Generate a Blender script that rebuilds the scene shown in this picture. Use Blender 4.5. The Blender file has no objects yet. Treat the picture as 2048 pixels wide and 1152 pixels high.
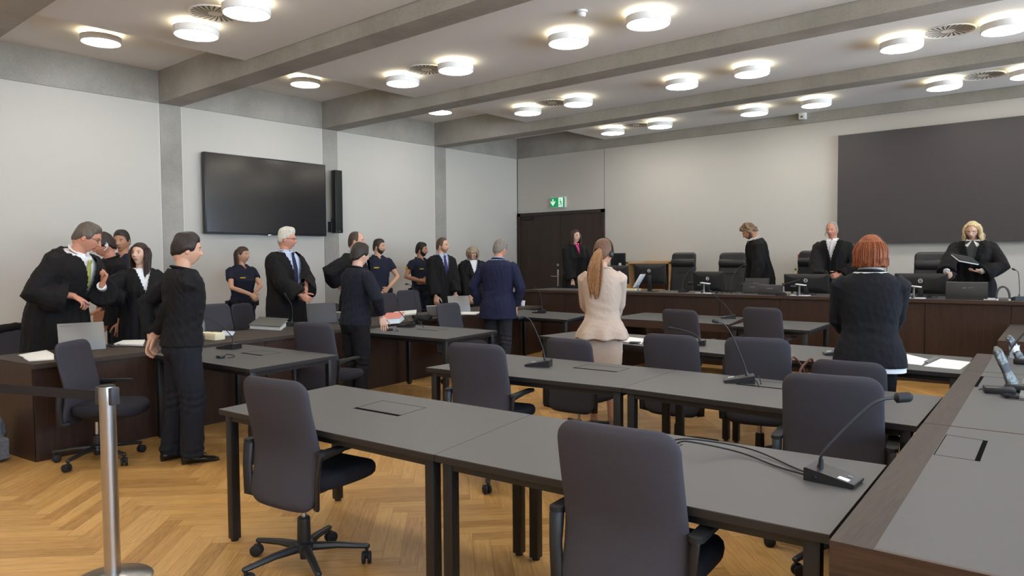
import bpy, bmesh, math, random
import numpy as np
from mathutils import Vector, Matrix

# ---------------------------------------------------------------- camera, world, daylight, exposure
S = bpy.context.scene
C = S.collection
RES = (2048, 1152)
FPX = 1440.0                                   # focal length in pixels of the 2048 wide frame
CAM_H = 1.56
YAW, PITCH, ROLL = [math.radians(a) for a in (-40.294, -2.385, -0.408)]

def cam_axes():
    cy, sy = math.cos(YAW), math.sin(YAW)
    cp, sp = math.cos(PITCH), math.sin(PITCH)
    f = Vector((sy * cp, cy * cp, sp)); r = Vector((cy, -sy, 0)); u = r.cross(f)
    c, s = math.cos(ROLL), math.sin(ROLL)
    return c * r + s * u, c * u - s * r, f
AXR, AXU, AXF = cam_axes()
cam_data = bpy.data.cameras.new('camera')
cam_data.sensor_width = 36.0
cam_data.lens = 36.0 * FPX / RES[0]
cam_data.clip_start = 0.05
cam = bpy.data.objects.new('camera', cam_data)
C.objects.link(cam)
cam.matrix_world = Matrix(((AXR.x, AXU.x, -AXF.x, 0), (AXR.y, AXU.y, -AXF.y, 0), (AXR.z, AXU.z, -AXF.z, CAM_H), (0, 0, 0, 1)))
S.camera = cam

S.view_settings.view_transform = 'Standard'
S.view_settings.look = 'None'
S.view_settings.gamma = 1.0
S.view_settings.use_curve_mapping = False
S.view_settings.exposure = -0.18
S.cycles.use_denoising = True
try: S.cycles.denoiser = 'OPENIMAGEDENOISE'
except Exception: pass
S.cycles.max_bounces = 7
S.cycles.diffuse_bounces = 5
S.cycles.glossy_bounces = 3
S.cycles.sample_clamp_indirect = 4.0
S.cycles.caustics_reflective = False
S.cycles.caustics_refractive = False

LAMP = 31.0                                    # ceiling lamps
DAY = 25.0                                      # sky and added bright ground outside the windows on the right
w = bpy.data.worlds.new('sky_with_fill_ground'); S.world = w; w.use_nodes = True
bg = w.node_tree.nodes['Background']
bg.inputs[1].default_value = DAY
_t = w.node_tree; _c = _t.nodes.new('ShaderNodeTexCoord'); _s = _t.nodes.new('ShaderNodeSeparateXYZ'); _r = _t.nodes.new('ShaderNodeValToRGB')
_t.links.new(_c.outputs['Generated'], _s.inputs[0]); _t.links.new(_s.outputs[2], _r.inputs[0])     # lower half made bright to light the ceiling, blue-white sky above
_r.color_ramp.elements[0].position = 0.0; _r.color_ramp.elements[0].color = (.90, .97, 1.05, 1)
_r.color_ramp.elements[1].position = .04; _r.color_ramp.elements[1].color = (.36, .47, .62, 1)
_t.links.new(_r.outputs[0], bg.inputs[0])

XL, YB, XR, YF = -10.674, 12.8, 4.3, -3.2      # left wall, back wall, window wall, wall behind the camera
WIN = [(-2.6, 0.0), (0.35, 4.4), (5.15, 7.2), (7.9, 9.9), (10.6, 12.4)]
for (a, b) in WIN:                             # sky portals in the window openings
    L = bpy.data.lights.new('window_portal', 'AREA'); L.shape = 'RECTANGLE'
    L.size = b - a; L.size_y = 2.6; L.cycles.is_portal = True
    o = bpy.data.objects.new('window_portal', L); C.objects.link(o)
    o.matrix_world = Matrix(((0, 0, 1, XR + 0.02), (1, 0, 0, (a + b) / 2), (0, 1, 0, 2.3), (0, 0, 0, 1)))

# measured points: a pixel of the photograph met with a known plane
def ray(x, y):
    return ((x - RES[0] / 2) / FPX) * AXR - ((y - RES[1] / 2) / FPX) * AXU + AXF
def at_z(x, y, z):
    d = ray(x, y); t = (z - CAM_H) / d.z
    return Vector((0, 0, CAM_H)) + t * d
def at_x(x, y, X):
    d = ray(x, y); return Vector((0, 0, CAM_H)) + (X / d.x) * d
def at_y(x, y, Y):
    d = ray(x, y); return Vector((0, 0, CAM_H)) + (Y / d.y) * d

# ---------------------------------------------------------------- helpers: meshes
class G:
    """collects closed shapes into one mesh; s = material slot of the shape"""
    def __init__(self): self.v = []; self.f = []; self.m = []
    def add(self, vs, fs, s=0):
        n = len(self.v)
        self.v += [tuple(p) for p in vs]
        self.f += [tuple(i + n for i in f) for f in fs]
        self.m += [s] * len(fs)
        return self
    def box(self, lo, hi, s=0, M=None):
        (a, b, c), (d, e, f) = lo, hi
        P = [(a, b, c), (d, b, c), (d, e, c), (a, e, c), (a, b, f), (d, b, f), (d, e, f), (a, e, f)]
        if M is not None: P = [M @ Vector(p) for p in P]
        return self.add(P, [(0, 3, 2, 1), (4, 5, 6, 7), (0, 1, 5, 4), (1, 2, 6, 5), (2, 3, 7, 6), (3, 0, 4, 7)], s)
    def rbox(self, lo, hi, r=0.01, seg=2, s=0, M=None):
        bm = bmesh.new(); bmesh.ops.create_cube(bm, size=1)
        for v in bm.verts:
            v.co = Vector([lo[i] + (v.co[i] + .5) * (hi[i] - lo[i]) for i in range(3)])
        bmesh.ops.bevel(bm, geom=list(bm.edges), offset=r, segments=seg, profile=.5, affect='EDGES')
        return self.bm(bm, s, M)
    def bm(self, bm, s=0, M=None):
        bm.verts.index_update()
        self.add([(M @ v.co) if M is not None else v.co for v in bm.verts], [[v.index for v in f.verts] for f in bm.faces], s)
        bm.free(); return self
    def prism(self, poly, z0, z1, s=0, M=None):
        n = len(poly)
        P = [(p[0], p[1], z0) for p in poly] + [(p[0], p[1], z1) for p in poly]
        if M is not None: P = [M @ Vector(p) for p in P]
        F = [tuple(reversed(range(n))), tuple(range(n, 2 * n))] + [(i, (i + 1) % n, n + (i + 1) % n, n + i) for i in range(n)]
        return self.add(P, F, s)
    def loft(self, rings, s=0, caps=True):
        n = len(rings[0]); V = []; F = []
        for r in rings: V += list(r)
        for k in range(len(rings) - 1):
            for i in range(n):
                j = (i + 1) % n
                F.append((k * n + i, k * n + j, (k + 1) * n + j, (k + 1) * n + i))
        if caps:
            F.append(tuple(reversed(range(n)))); F.append(tuple(range((len(rings) - 1) * n, len(rings) * n)))
        return self.add(V, F, s)
    def tube(self, pts, rad, n=10, s=0, round_ends=True, up=None):
        pts = [Vector(p) for p in pts]
        rad = list(rad) if hasattr(rad, '__len__') else [rad] * len(pts)
        rad = [Vector(r) if hasattr(r, '__len__') else Vector((r, r)) for r in rad]
        if round_ends:
            a = (pts[0] - pts[1]).normalized(); b = (pts[-1] - pts[-2]).normalized()
            r0, r1 = rad[0], rad[-1]
            P0 = [pts[0] + a * (min(r0) * k) for k in (.95, .75, .4)]; P1 = [pts[-1] + b * (min(r1) * k) for k in (.4, .75, .95)]
            pts = P0 + pts + P1
            rad = [r0 * k for k in (.3, .66, .92)] + rad + [r1 * k for k in (.92, .66, .3)]
        rings = []; prev = None
        for i, p in enumerate(pts):
            t = (pts[min(i + 1, len(pts) - 1)] - pts[max(i - 1, 0)]).normalized()
            if prev is None:
                a = Vector(up) if up is not None else (Vector((0, 0, 1)) if abs(t.z) < .9 else Vector((1, 0, 0)))
                x = (a - t * a.dot(t)).normalized()
            else:
                x = (prev - t * prev.dot(t)).normalized()
            prev = x; y = t.cross(x)
            rr = rad[i]
            rings.append([p + x * (rr[0] * math.cos(2 * math.pi * k / n)) + y * (rr[1] * math.sin(2 * math.pi * k / n)) for k in range(n)])
        return self.loft(rings, s)
    def cyl(self, c, r, h, n=24, s=0, M=None, r2=None):
        r2 = r if r2 is None else r2
        rings = [[Vector((c[0] + q * math.cos(2 * math.pi * k / n), c[1] + q * math.sin(2 * math.pi * k / n), c[2] + z)) for k in range(n)] for q, z in ((r, 0), (r2, h))]
        if M is not None: rings = [[M @ p for p in r_] for r_ in rings]
        return self.loft(rings, s)
    def lathe(self, prof, n=28, s=0, M=None):
        rings = [[Vector((r * math.cos(2 * math.pi * k / n), r * math.sin(2 * math.pi * k / n), z)) for k in range(n)] for r, z in prof]
        if M is not None: rings = [[M @ p for p in r_] for r_ in rings]
        return self.loft(rings, s)
    def ell(self, c, r, n=12, s=0, M=None):
        rings = []
        for i in range(1, n):
            a = math.pi * i / n - math.pi / 2
            rings.append([Vector((r[0] * math.cos(a) * math.cos(2 * math.pi * k / (2 * n)), r[1] * math.cos(a) * math.sin(2 * math.pi * k / (2 * n)), r[2] * math.sin(a))) for k in range(2 * n)])
        rings = [[(M @ p if M is not None else p) + Vector(c) for p in r_] for r_ in rings]
        return self.loft(rings, s)
    def sweep(self, pts, r=.004, n=6, s=0):
        return self.tube(bez(pts, 6), r, n, s, round_ends=False)

def bez(pts, k=6):
    """smooth curve through points (Catmull-Rom)"""
    P = [Vector(p) for p in pts]
    if len(P) < 3: return P
    out = []
    for i in range(len(P) - 1):
        p0 = P[max(i - 1, 0)]; p1 = P[i]; p2 = P[i + 1]; p3 = P[min(i + 2, len(P) - 1)]
        for j in range(k):
            t = j / k
            out.append(.5 * ((2 * p1) + (p2 - p0) * t + (2 * p0 - 5 * p1 + 4 * p2 - p3) * t * t + (3 * p1 - p0 - 3 * p2 + p3) * t ** 3))
    out.append(P[-1]); return out

def rrect(w, h, r, seg=5, cx=0, cy=0):
    """rounded rectangle outline, counter-clockwise"""
    P = []
    for sx, sy, a0 in ((1, -1, -90), (1, 1, 0), (-1, 1, 90), (-1, -1, 180)):
        for k in range(seg + 1):
            a = math.radians(a0 + 90 * k / seg)
            P.append((cx + sx * (w / 2 - r) + r * math.cos(a), cy + sy * (h / 2 - r) + r * math.sin(a)))
    return P

def mesh_of(name, g, mats, smooth=True, angle=40):
    me = bpy.data.meshes.new(name)
    me.from_pydata([tuple(p) for p in g.v], [], g.f)
    mats = mats if isinstance(mats, (list, tuple)) else [mats]
    for m in mats: me.materials.append(m)
    if len(mats) > 1: me.polygons.foreach_set('material_index', g.m)
    me.update()
    if smooth:
        me.polygons.foreach_set('use_smooth', [True] * len(me.polygons))
        try: me.set_sharp_from_angle(angle=math.radians(angle))
        except Exception: pass
    return me
def obj(name, g, mats, parent=None, smooth=True, angle=40):
    o = bpy.data.objects.new(name, mesh_of(name, g, mats, smooth, angle))
    C.objects.link(o)
    if parent is not None: o.parent = parent
    return o
def tag(o, label, cat, group=None):
    o['label'] = label; o['category'] = cat
    if group: o['group'] = group
    return o
def thing(name, label, cat, loc=(0, 0, 0), rz=0.0, group=None):
    o = bpy.data.objects.new(name, None); C.objects.link(o)
    o.empty_display_size = .1
    o.location = loc; o.rotation_euler = (0, 0, rz)
    return tag(o, label, cat, group)
def struct(name, g, mats, smooth=False, parent=None):
    o = obj(name, g, mats, parent, smooth)
    if parent is None: o['kind'] = 'structure'
    return o
def dup(root, name_label, loc, rz=0.0, group=None):
    r = root.copy(); C.objects.link(r); r.location = loc; r.rotation_euler = (0, 0, rz)
    r['label'] = name_label
    if group: r['group'] = group
    for ch in list(root.children):
        c = ch.copy(); C.objects.link(c); c.parent = r
        for g2 in list(ch.children):
            d = g2.copy(); C.objects.link(d); d.parent = c
    return r

# ---------------------------------------------------------------- helpers: materials
def srgb(r, g, b):
    f = lambda c: (c / 255) / 12.92 if c / 255 <= .04045 else ((c / 255 + .055) / 1.055) ** 2.4
    return (f(r), f(g), f(b), 1)
class NT:
    def __init__(self, name):
        self.m = bpy.data.materials.new(name); self.m.use_nodes = True
        self.t = self.m.node_tree; self.b = self.t.nodes['Principled BSDF']
    def n(self, typ, **kw):
        nd = self.t.nodes.new(typ)
        for k, v in kw.items(): setattr(nd, k, v)
        return nd
    def l(self, a, b): self.t.links.new(a, b)
    def math(self, op, a, b=None, c=None):
        nd = self.n('ShaderNodeMath', operation=op)
        for i, x in enumerate((a, b, c)):
            if x is None: continue
            if isinstance(x, (int, float)): nd.inputs[i].default_value = x
            else: self.l(x, nd.inputs[i])
        return nd.outputs[0]
    def ramp(self, fac, stops):
        nd = self.n('ShaderNodeValToRGB'); cr = nd.color_ramp
        while len(cr.elements) < len(stops): cr.elements.new(.5)
        for e, (p, c) in zip(cr.elements, stops): e.position = p; e.color = c
        self.l(fac, nd.inputs[0]); return nd.outputs[0]
    def coords(self, scale=(1, 1, 1), rot=(0, 0, 0), kind='Object'):
        tc = self.n('ShaderNodeTexCoord'); mp = self.n('ShaderNodeMapping')
        mp.inputs['Scale'].default_value = scale; mp.inputs['Rotation'].default_value = rot
        self.l(tc.outputs[kind], mp.inputs[0]); return mp.outputs[0]
    def noise(self, vec, scale, detail=3, rough=.55):
        nd = self.n('ShaderNodeTexNoise'); nd.inputs['Scale'].default_value = scale
        nd.inputs['Detail'].default_value = detail; nd.inputs['Roughness'].default_value = rough
        self.l(vec, nd.inputs['Vector']); return nd.outputs['Fac']
    def bump(self, h, strength=.2, dist=.01):
        nd = self.n('ShaderNodeBump'); nd.inputs['Strength'].default_value = strength; nd.inputs['Distance'].default_value = dist
        self.l(h, nd.inputs['Height']); self.l(nd.outputs[0], self.b.inputs['Normal'])
    def rough(self, v): self.b.inputs['Roughness'].default_value = v

def mul(c, k): return (min(c[0] * k, 1), min(c[1] * k, 1), min(c[2] * k, 1), 1)
def plain(name, col, rough=.6, metal=0.0, var=.08, scale=60, bump=0.0, spec=.5, vscale=(1, 1, 1), coat=0.0):
    """surface with fine procedural mottling of colour and optional bump"""
    t = NT(name); v = t.coords(vscale)
    f = t.noise(v, scale, 3)
    t.l(t.ramp(f, [(.25, mul(col, 1 - var)), (.75, mul(col, 1 + var))]), t.b.inputs['Base Color'])
    t.rough(rough); t.b.inputs['Metallic'].default_value = metal
    t.b.inputs['Specular IOR Level'].default_value = spec
    t.b.inputs['Coat Weight'].default_value = coat
    if bump: t.bump(f, bump, .004)
    return t.m
def wood(name, c0, c1, axis='z', rough=.42, scale=1.0, spec=.4):
    """veneer: fine grain streaks running along one axis"""
    t = NT(name)
    st = {'x': (1.2, 34, 34), 'y': (34, 1.2, 34), 'z': (34, 34, 1.2)}[axis]
    v = t.coords(tuple(k * scale for k in st))
    f = t.noise(v, 2.2, 6, .65)
    g2 = t.noise(t.coords(tuple(.12 * k * scale for k in st)), 2.0, 2, .5)
    h = t.math('ADD', t.math('MULTIPLY', f, .7), t.math('MULTIPLY', g2, .3))
    t.l(t.ramp(h, [(.3, c0), (.7, c1)]), t.b.inputs['Base Color'])
    t.rough(rough); t.b.inputs['Specular IOR Level'].default_value = spec
    t.bump(f, .08, .002)
    return t.m
def glow(name, col, strength):
    t = NT(name); t.b.inputs['Base Color'].default_value = (.8, .8, .8, 1) if strength > 2 else (0, 0, 0, 1)
    t.b.inputs['Emission Color'].default_value = col; t.b.inputs['Emission Strength'].default_value = strength
    return t.m

def concrete():
    t = NT('fair_faced_concrete'); v = t.coords()
    a = t.noise(v, 1.3, 5, .6); b = t.noise(v, 38, 3, .6)
    h = t.math('ADD', t.math('MULTIPLY', a, .75), t.math('MULTIPLY', b, .25))
    t.l(t.ramp(h, [(.3, srgb(136, 133, 127)), (.55, srgb(160, 157, 151)), (.75, srgb(176, 173, 167))]), t.b.inputs['Base Color'])
    t.rough(.75); t.bump(h, .15, .01); return t.m
def herringbone():
    """oak herringbone parquet: blocks of 7 x 1 modules laid at 45 degrees to the walls"""
    t = NT('oak_herringbone_parquet'); n = 7; W = .096
    v = t.coords((1 / W, 1 / W, 1), (0, 0, math.radians(45)))
    sx = t.n('ShaderNodeSeparateXYZ'); t.l(v, sx.inputs[0]); x, y = sx.outputs[0], sx.outputs[1]
    i, j = t.math('FLOOR', x), t.math('FLOOR', y); fx, fy = t.math('FRACT', x), t.math('FRACT', y)
    d = t.math('FLOORED_MODULO', t.math('SUBTRACT', i, j), 2 * n)
    hor = t.math('LESS_THAN', d, n - .5)
    m = t.math('SUBTRACT', d, n)
    def mix(a, b):                                  # a when horizontal, b otherwise
        return t.math('ADD', t.math('MULTIPLY', a, hor), t.math('MULTIPLY', b, t.math('SUBTRACT', 1.0, hor)))
    along = mix(t.math('ADD', d, fx), t.math('ADD', t.math('SUBTRACT', n - 1, m), fy))
    across = mix(fy, fx)
    idx = mix(t.math('SUBTRACT', i, d), t.math('ADD', i, 311.0)); idy = mix(j, t.math('ADD', j, m))
    cid = t.n('ShaderNodeCombineXYZ'); t.l(idx, cid.inputs[0]); t.l(idy, cid.inputs[1]); t.l(hor, cid.inputs[2])
    wn = t.n('ShaderNodeTexWhiteNoise'); wn.noise_dimensions = '3D'; t.l(cid.outputs[0], wn.inputs['Vector'])
    rnd = wn.outputs['Value']
    gv = t.n('ShaderNodeCombineXYZ'); t.l(t.math('MULTIPLY', along, .22), gv.inputs[0]); t.l(t.math('MULTIPLY', across, 2.6), gv.inputs[1]); t.l(t.math('MULTIPLY', rnd, 57.0), gv.inputs[2])
    gr = t.noise(gv.outputs[0], 2.6, 6, .68)
    val = t.math('ADD', t.math('MULTIPLY', rnd, .27), t.math('MULTIPLY', t.math('ADD', gr, .07), .73))
    col = t.ramp(val, [(.26, srgb(122, 86, 46)), (.42, srgb(164, 122, 68)), (.58, srgb(186, 143, 84)), (.78, srgb(204, 162, 102))])
    e1 = t.math('LESS_THAN', t.math('MINIMUM', across, t.math('SUBTRACT', 1.0, across)), .016)
    e2 = t.math('LESS_THAN', t.math('MINIMUM', along, t.math('SUBTRACT', float(n), along)), .016)
    edge = t.math('MAXIMUM', e1, e2)
    mx = t.n('ShaderNodeMix', data_type='RGBA'); t.l(t.math('MULTIPLY', edge, .55), mx.inputs[0]); t.l(col, mx.inputs[6]); mx.inputs[7].default_value = srgb(70, 46, 22)
    t.l(mx.outputs[2], t.b.inputs['Base Color'])
    t.rough(.38); t.b.inputs['Specular IOR Level'].default_value = .35
    t.bump(t.math('SUBTRACT', gr, t.math('MULTIPLY', edge, .6)), .06, .003)
    return t.m
def perforated():
    t = NT('perforated_acoustic_ceiling'); v = t.coords((1, 1, 1))
    vo = t.n('ShaderNodeTexVoronoi'); vo.inputs['Scale'].default_value = 55; vo.inputs['Randomness'].default_value = 0.0
    t.l(v, vo.inputs['Vector'])
    hole = t.math('LESS_THAN', vo.outputs['Distance'], .26)
    mx = t.n('ShaderNodeMix', data_type='RGBA'); t.l(t.math('MULTIPLY', hole, .32), mx.inputs[0])
    mx.inputs[6].default_value = srgb(236, 236, 238); mx.inputs[7].default_value = srgb(150, 149, 150)
    t.l(mx.outputs[2], t.b.inputs['Base Color']); t.rough(.85); return t.m

M = {}
M['wall'] = plain('white_wall_plaster', srgb(196, 193, 187), .85, var=.015, scale=220, bump=.04)
M['ceil_up'] = plain('smooth_ceiling_paint', srgb(234, 233, 233), .85, var=.012, scale=90)
M['ceil'] = perforated()
M['concrete'] = concrete()
M['floor'] = herringbone()
M['wenge_z'] = wood('dark_wenge_veneer', srgb(34, 22, 17), srgb(66, 44, 33), 'z')
M['wenge_x'] = wood('dark_wenge_veneer_lengthways', srgb(44, 31, 25), srgb(76, 56, 45), 'x')
M['wenge_y'] = wood('dark_wenge_veneer_crossways', srgb(42, 34, 29), srgb(72, 60, 52), 'y', rough=.62, scale=2.2)
M['door_wood'] = wood('dark_door_veneer', srgb(44, 34, 30), srgb(62, 50, 45), 'z', .5)
M['lino'] = plain('grey_desk_linoleum', srgb(76, 75, 75), .48, var=.03, scale=150, spec=.5)
M['edge'] = plain('black_desk_edge', srgb(30, 27, 28), .5, var=.05)
M['blackmetal'] = plain('black_powder_coat', srgb(22, 21, 22), .45, var=.05, scale=200)
M['blackplastic'] = plain('black_plastic', srgb(28, 28, 30), .42, var=.06, scale=180)
M['softblack'] = plain('soft_black_rubber', srgb(18, 18, 20), .7, var=.08)
M['fabric'] = plain('charcoal_chair_fabric', srgb(63, 61, 67), .92, var=.13, scale=520, bump=.25, spec=.2)
M['fabric_dark'] = plain('black_seat_fabric', srgb(40, 39, 45), .95, var=.14, scale=520, bump=.2, spec=.2)
M['chrome'] = plain('brushed_steel', srgb(190, 188, 186), .30, 1.0, var=.04, scale=30, vscale=(1, 1, .05))
M['steel'] = plain('satin_metal', srgb(190, 188, 184), .35, 1.0, var=.04)
M['silver'] = plain('silver_laptop_lid', srgb(122, 122, 121), .42, .6, var=.02)
M['leather'] = plain('black_leather', srgb(30, 29, 33), .38, var=.12, scale=90, bump=.12)
M['screen'] = plain('dark_glossy_screen', srgb(26, 25, 28), .16, var=.02, spec=.6)
M['videowall'] = plain('matt_black_display_wall', srgb(62, 58, 60), .55, var=.02, scale=20)
M['paper'] = plain('white_paper', srgb(236, 236, 232), .8, var=.02, scale=14)
M['cream'] = plain('cream_card', srgb(226, 215, 178), .8, var=.04)
M['white'] = plain('white_plastic', srgb(226, 226, 226), .4, var=.02)
M['darkgrey'] = plain('dark_grey_plastic', srgb(58, 58, 62), .5, var=.05)
M['midgrey'] = plain('mid_grey_plastic', srgb(110, 110, 112), .5, var=.05)
M['slot'] = plain('shaded_vent_slot', srgb(74, 73, 70), .8, var=.05)
M['gap'] = plain('black_gap', srgb(6, 6, 6), 1.0, var=.05, spec=.05)
M['lightoak'] = wood('light_oak_veneer', srgb(176, 136, 88), srgb(206, 166, 116), 'x', .5)
M['lamp_white'] = plain('white_lamp_housing', srgb(246, 245, 244), .55, var=.01)
M['diffuser'] = glow('opal_lamp_diffuser', (1.0, .95, .87, 1), LAMP)
M['uplight'] = glow('warm_lamp_uplight_ring', (1.0, .84, .52, 1), LAMP * .8)
# ---------------------------------------------------------------- the room
ZB, Z_UP, Z_LO, XS = 3.83, 4.29, 4.0, -8.25      # beam undersides, strip ceiling, hung ceiling, its edge
struct('floor', G().box((XL - .3, YF - .3, -.2), (XR + .3, YB + .3, 0)), M['floor'])
g = G().box((XL - .3, YF - .3, 0), (XL, YB, 4.7))
struct('wall_left', g, M['wall'])
struct('wall_back', G().box((XL - .3, YB, 0), (XR + .3, YB + .3, 4.7)), M['wall'])
struct('wall_front', G().box((XL - .3, YF - .3, 0), (XR + .3, YF, 4.7)), M['wall'])
g = G().box((XR, YF, 0), (XR + .3, YB, 1.0)).box((XR, YF, 3.6), (XR + .3, YB, 4.7))
ys = [YF] + [k for p in WIN for k in p] + [YB]
for a, b in zip(ys[0::2], ys[1::2]): g.box((XR, a, 1.0), (XR + .3, b, 3.6))
struct('wall_right', g, M['wall'])
gl = NT('window_glass')
for nd in list(gl.t.nodes):
    if nd.type == 'BSDF_PRINCIPLED': gl.t.nodes.remove(nd)
tr = gl.n('ShaderNodeBsdfTransparent'); tr.inputs[0].default_value = (.93, .96, .97, 1)
gs = gl.n('ShaderNodeBsdfGlossy'); gs.inputs['Roughness'].default_value = .02
fr = gl.n('ShaderNodeFresnel'); mxs = gl.n('ShaderNodeMixShader')
gl.l(fr.outputs[0], mxs.inputs[0]); gl.l(tr.outputs[0], mxs.inputs[1]); gl.l(gs.outputs[0], mxs.inputs[2])
gl.l(mxs.outputs[0], gl.t.nodes['Material Output'].inputs[0])
for k, (a, b) in enumerate(WIN):
    g = G()
    for y in (a, (a + b) / 2 - .03, b - .06): g.box((XR + .08, y, 1.0), (XR + .14, y + .06, 3.6))
    for z in (1.0, 3.54): g.box((XR + .08, a, z), (XR + .14, b, z + .06))
    wn = struct('window_%d' % (k + 1), g, M['blackmetal'])
    obj('pane', G().box((XR + .105, a, 1.0), (XR + .111, b, 3.6)), gl.m, wn, False)

# ceilings: smooth strip by the left wall, perforated hung ceiling over the rest, one field per bay
struct('ceiling', G().box((XL - .3, YF - .3, Z_UP), (XR + .3, YB + .3, Z_UP + .4)), M['ceil_up'])
BEAMS = [(-.78, -.45), (1.97, 2.30), (4.72, 5.05), (7.50, 7.83), (10.18, 10.51)]
edges = [YF] + [k for p in BEAMS for k in p] + [YB - .04]
for k, (a, b) in enumerate(zip(edges[0::2], edges[1::2])):
    struct('ceiling_panel_%d' % (k + 1), G().box((XS, a + .012, Z_LO), (XR, b - .012, Z_LO + .05)), M['ceil'])
for k, (a, b) in enumerate(BEAMS):
    struct('trim_beam_%d' % (k + 1), G().box((XL + .002, a, ZB), (XR, b, Z_UP)), M['concrete'])
    struct('trim_column_%d' % (k + 1), G().box((XL - .1, a + .01, 0), (XL + .012, b - .01, ZB)), M['concrete'])
struct('trim_beam_left', G().box((XL - .1, YF, ZB), (XL + .02, YB, Z_UP)), M['concrete'])
struct('trim_beam_back', G().box((XL, YB - .03, ZB), (XR, YB + .1, Z_UP)), M['concrete'])
# shadow joints of the wall panels
g = G()
for a, b in BEAMS:
    for y in (a + .004, b - .004): g.box((XL - .001, y - .004, 0), (XL + .003, y + .004, ZB))
struct('trim_joint_left', g, M['white'])
g = G().box((XL, YB - .006, 0), (XL + .014, YB + .001, ZB), 0).box((-8.30, YB - .004, 2.56), (-8.294, YB + .001, ZB), 1)
struct('trim_joint_back', g, [M['gap'], M['midgrey']])
struct('baseboard_left', G().box((XL, YF, 0), (XL + .02, YB, .10)), M['door_wood'])
# podium behind the judges' bench
struct('trim_podium', G().box((-8.2, 10.35, 0), (1.6, YB - .03, .28)), M['wenge_x'])

# double door in the back wall
x0, x1, zt = -10.62, -8.285, 2.575
g = G().box((x0, YB - .05, 0), (x0 + .07, YB + .01, zt)).box((x1 - .07, YB - .05, 0), (x1, YB + .01, zt)).box((x0, YB - .05, zt - .07), (x1, YB + .01, zt))
dr = struct('door_1', g, M['door_wood'])
xm = x0 + .07 + 1.12
obj('door_leaf', G().box((x0 + .073, YB - .03, 0), (xm - .003, YB + .005, zt - .073)), M['door_wood'], dr, False)
obj('door_leaf', G().box((xm + .003, YB - .03, 0), (x1 - .073, YB + .005, zt - .073)), M['door_wood'], dr, False)
hx = xm - .06
h = obj('door_handle', G().rbox((hx - .022, YB - .042, .93), (hx + .022, YB - .028, 1.30), .004).tube([(hx, YB - .03, 1.15), (hx, YB - .085, 1.15)], .011, 10).tube([(hx, YB - .085, 1.15), (hx - .15, YB - .085, 1.15)], .011, 10), M['steel'], dr)
obj('lock', G().cyl((0, 0, 0), .027, .014, 20, M=Matrix.Translation((hx, YB - .028, 1.40)) @ Matrix.Rotation(math.radians(90), 4, 'X')), M['steel'], dr)
obj('door_closer', G().rbox((x0 + .16, YB - .075, 2.42), (x0 + .42, YB - .03, 2.48), .006), M['blackmetal'], dr)

# ring lamps
def lamp_proto():
    t = thing('ceiling_lamp', 'x', 'lamp', (0, 0, 0), 0, 'round ceiling lamps')
    obj('housing', G().lathe([(.19, -.048), (.222, -.048), (.222, -.116), (.212, -.120), (.206, -.114), (.19, -.108)], 40), M['lamp_white'], t)
    obj('diffuser', G().lathe([(.0005, -.114), (.205, -.114), (.205, -.112), (.0005, -.112)], 40), M['diffuser'], t)
    obj('ceiling_rose', G().lathe([(.10, 0), (.17, 0), (.17, -.050), (.10, -.050)], 32), M['lamp_white'], t)
    obj('uplight_ring', G().lathe([(.172, -.022), (.176, -.022), (.176, -.046), (.172, -.046)], 40), M['uplight'], t)
    return t
LX = [(-7.36, -6.37), (-4.65, -3.67), (-1.95, -.98), (.77, 1.74), (3.2,)]
LY = [-1.9, .85, 3.66, 6.46, 9.10, 11.64]
rows = ['behind the camera', 'over the camera', 'in the nearest bay', 'in the second bay', 'in the third bay', 'by the back wall']
cols = [('first', 'second'), ('third', 'fourth'), ('fifth', 'sixth'), ('seventh', 'eighth'), ('ninth',)]
lp = lamp_proto(); first = True
def place_lamp(loc, label):
    global first
    if first: lp.location = loc; lp['label'] = label; first = False
    else: dup(lp, label, loc, 0, 'round ceiling lamps')
for j, y in enumerate(LY):
    for pair, nm in zip(LX, cols):
        for x, q in zip(pair, nm):
            place_lamp((x, y, Z_LO), 'white round lamp on the hung ceiling %s, %s from the left' % (rows[j], q))
for y, r in ((-1.9, rows[0]), (.85, rows[1]), (3.50, rows[2]), (6.33, rows[3]), (9.12, rows[4])):
    place_lamp((-9.40, y, Z_UP), 'white round lamp on the raised strip along the left wall %s' % r)

# swirl air diffusers between the lamp pairs
def vent_proto():
    t = thing('ceiling_vent', 'x', 'vent', (0, 0, 0), 0, 'round swirl vents between the ceiling lamps')
    obj('face_plate', G().lathe([(.0005, -.004), (.235, -.004), (.25, -.012), (.258, -.006), (.258, .0), (.0005, .0)], 40), M['ceil_up'], t)
    g = G()
    for k in range(24):
        a = 2 * math.pi * k / 24; g2 = []
        for r, da in ((.07, 0), (.13, .16), (.19, .26), (.225, .29)):
            g2.append(Vector((r * math.cos(a + da), r * math.sin(a + da), -.0055)))
        n = []
        for i, p in enumerate(g2):
            d = (g2[min(i + 1, 3)] - g2[max(i - 1, 0)]).normalized(); wv = Vector((-d.y, d.x, 0)) * (.003 + .0026 * i)
            n.append((p + wv, p - wv))
        top = [a_ for a_, _ in n] + [b_ for _, b_ in reversed(n)]
        bot = [p + Vector((0, 0, .002)) for p in top]
        g.loft([bot, top])
    obj('swirl_slot', g, M['slot'], t, False)
    return t
vp = vent_proto(); vfirst = True
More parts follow.
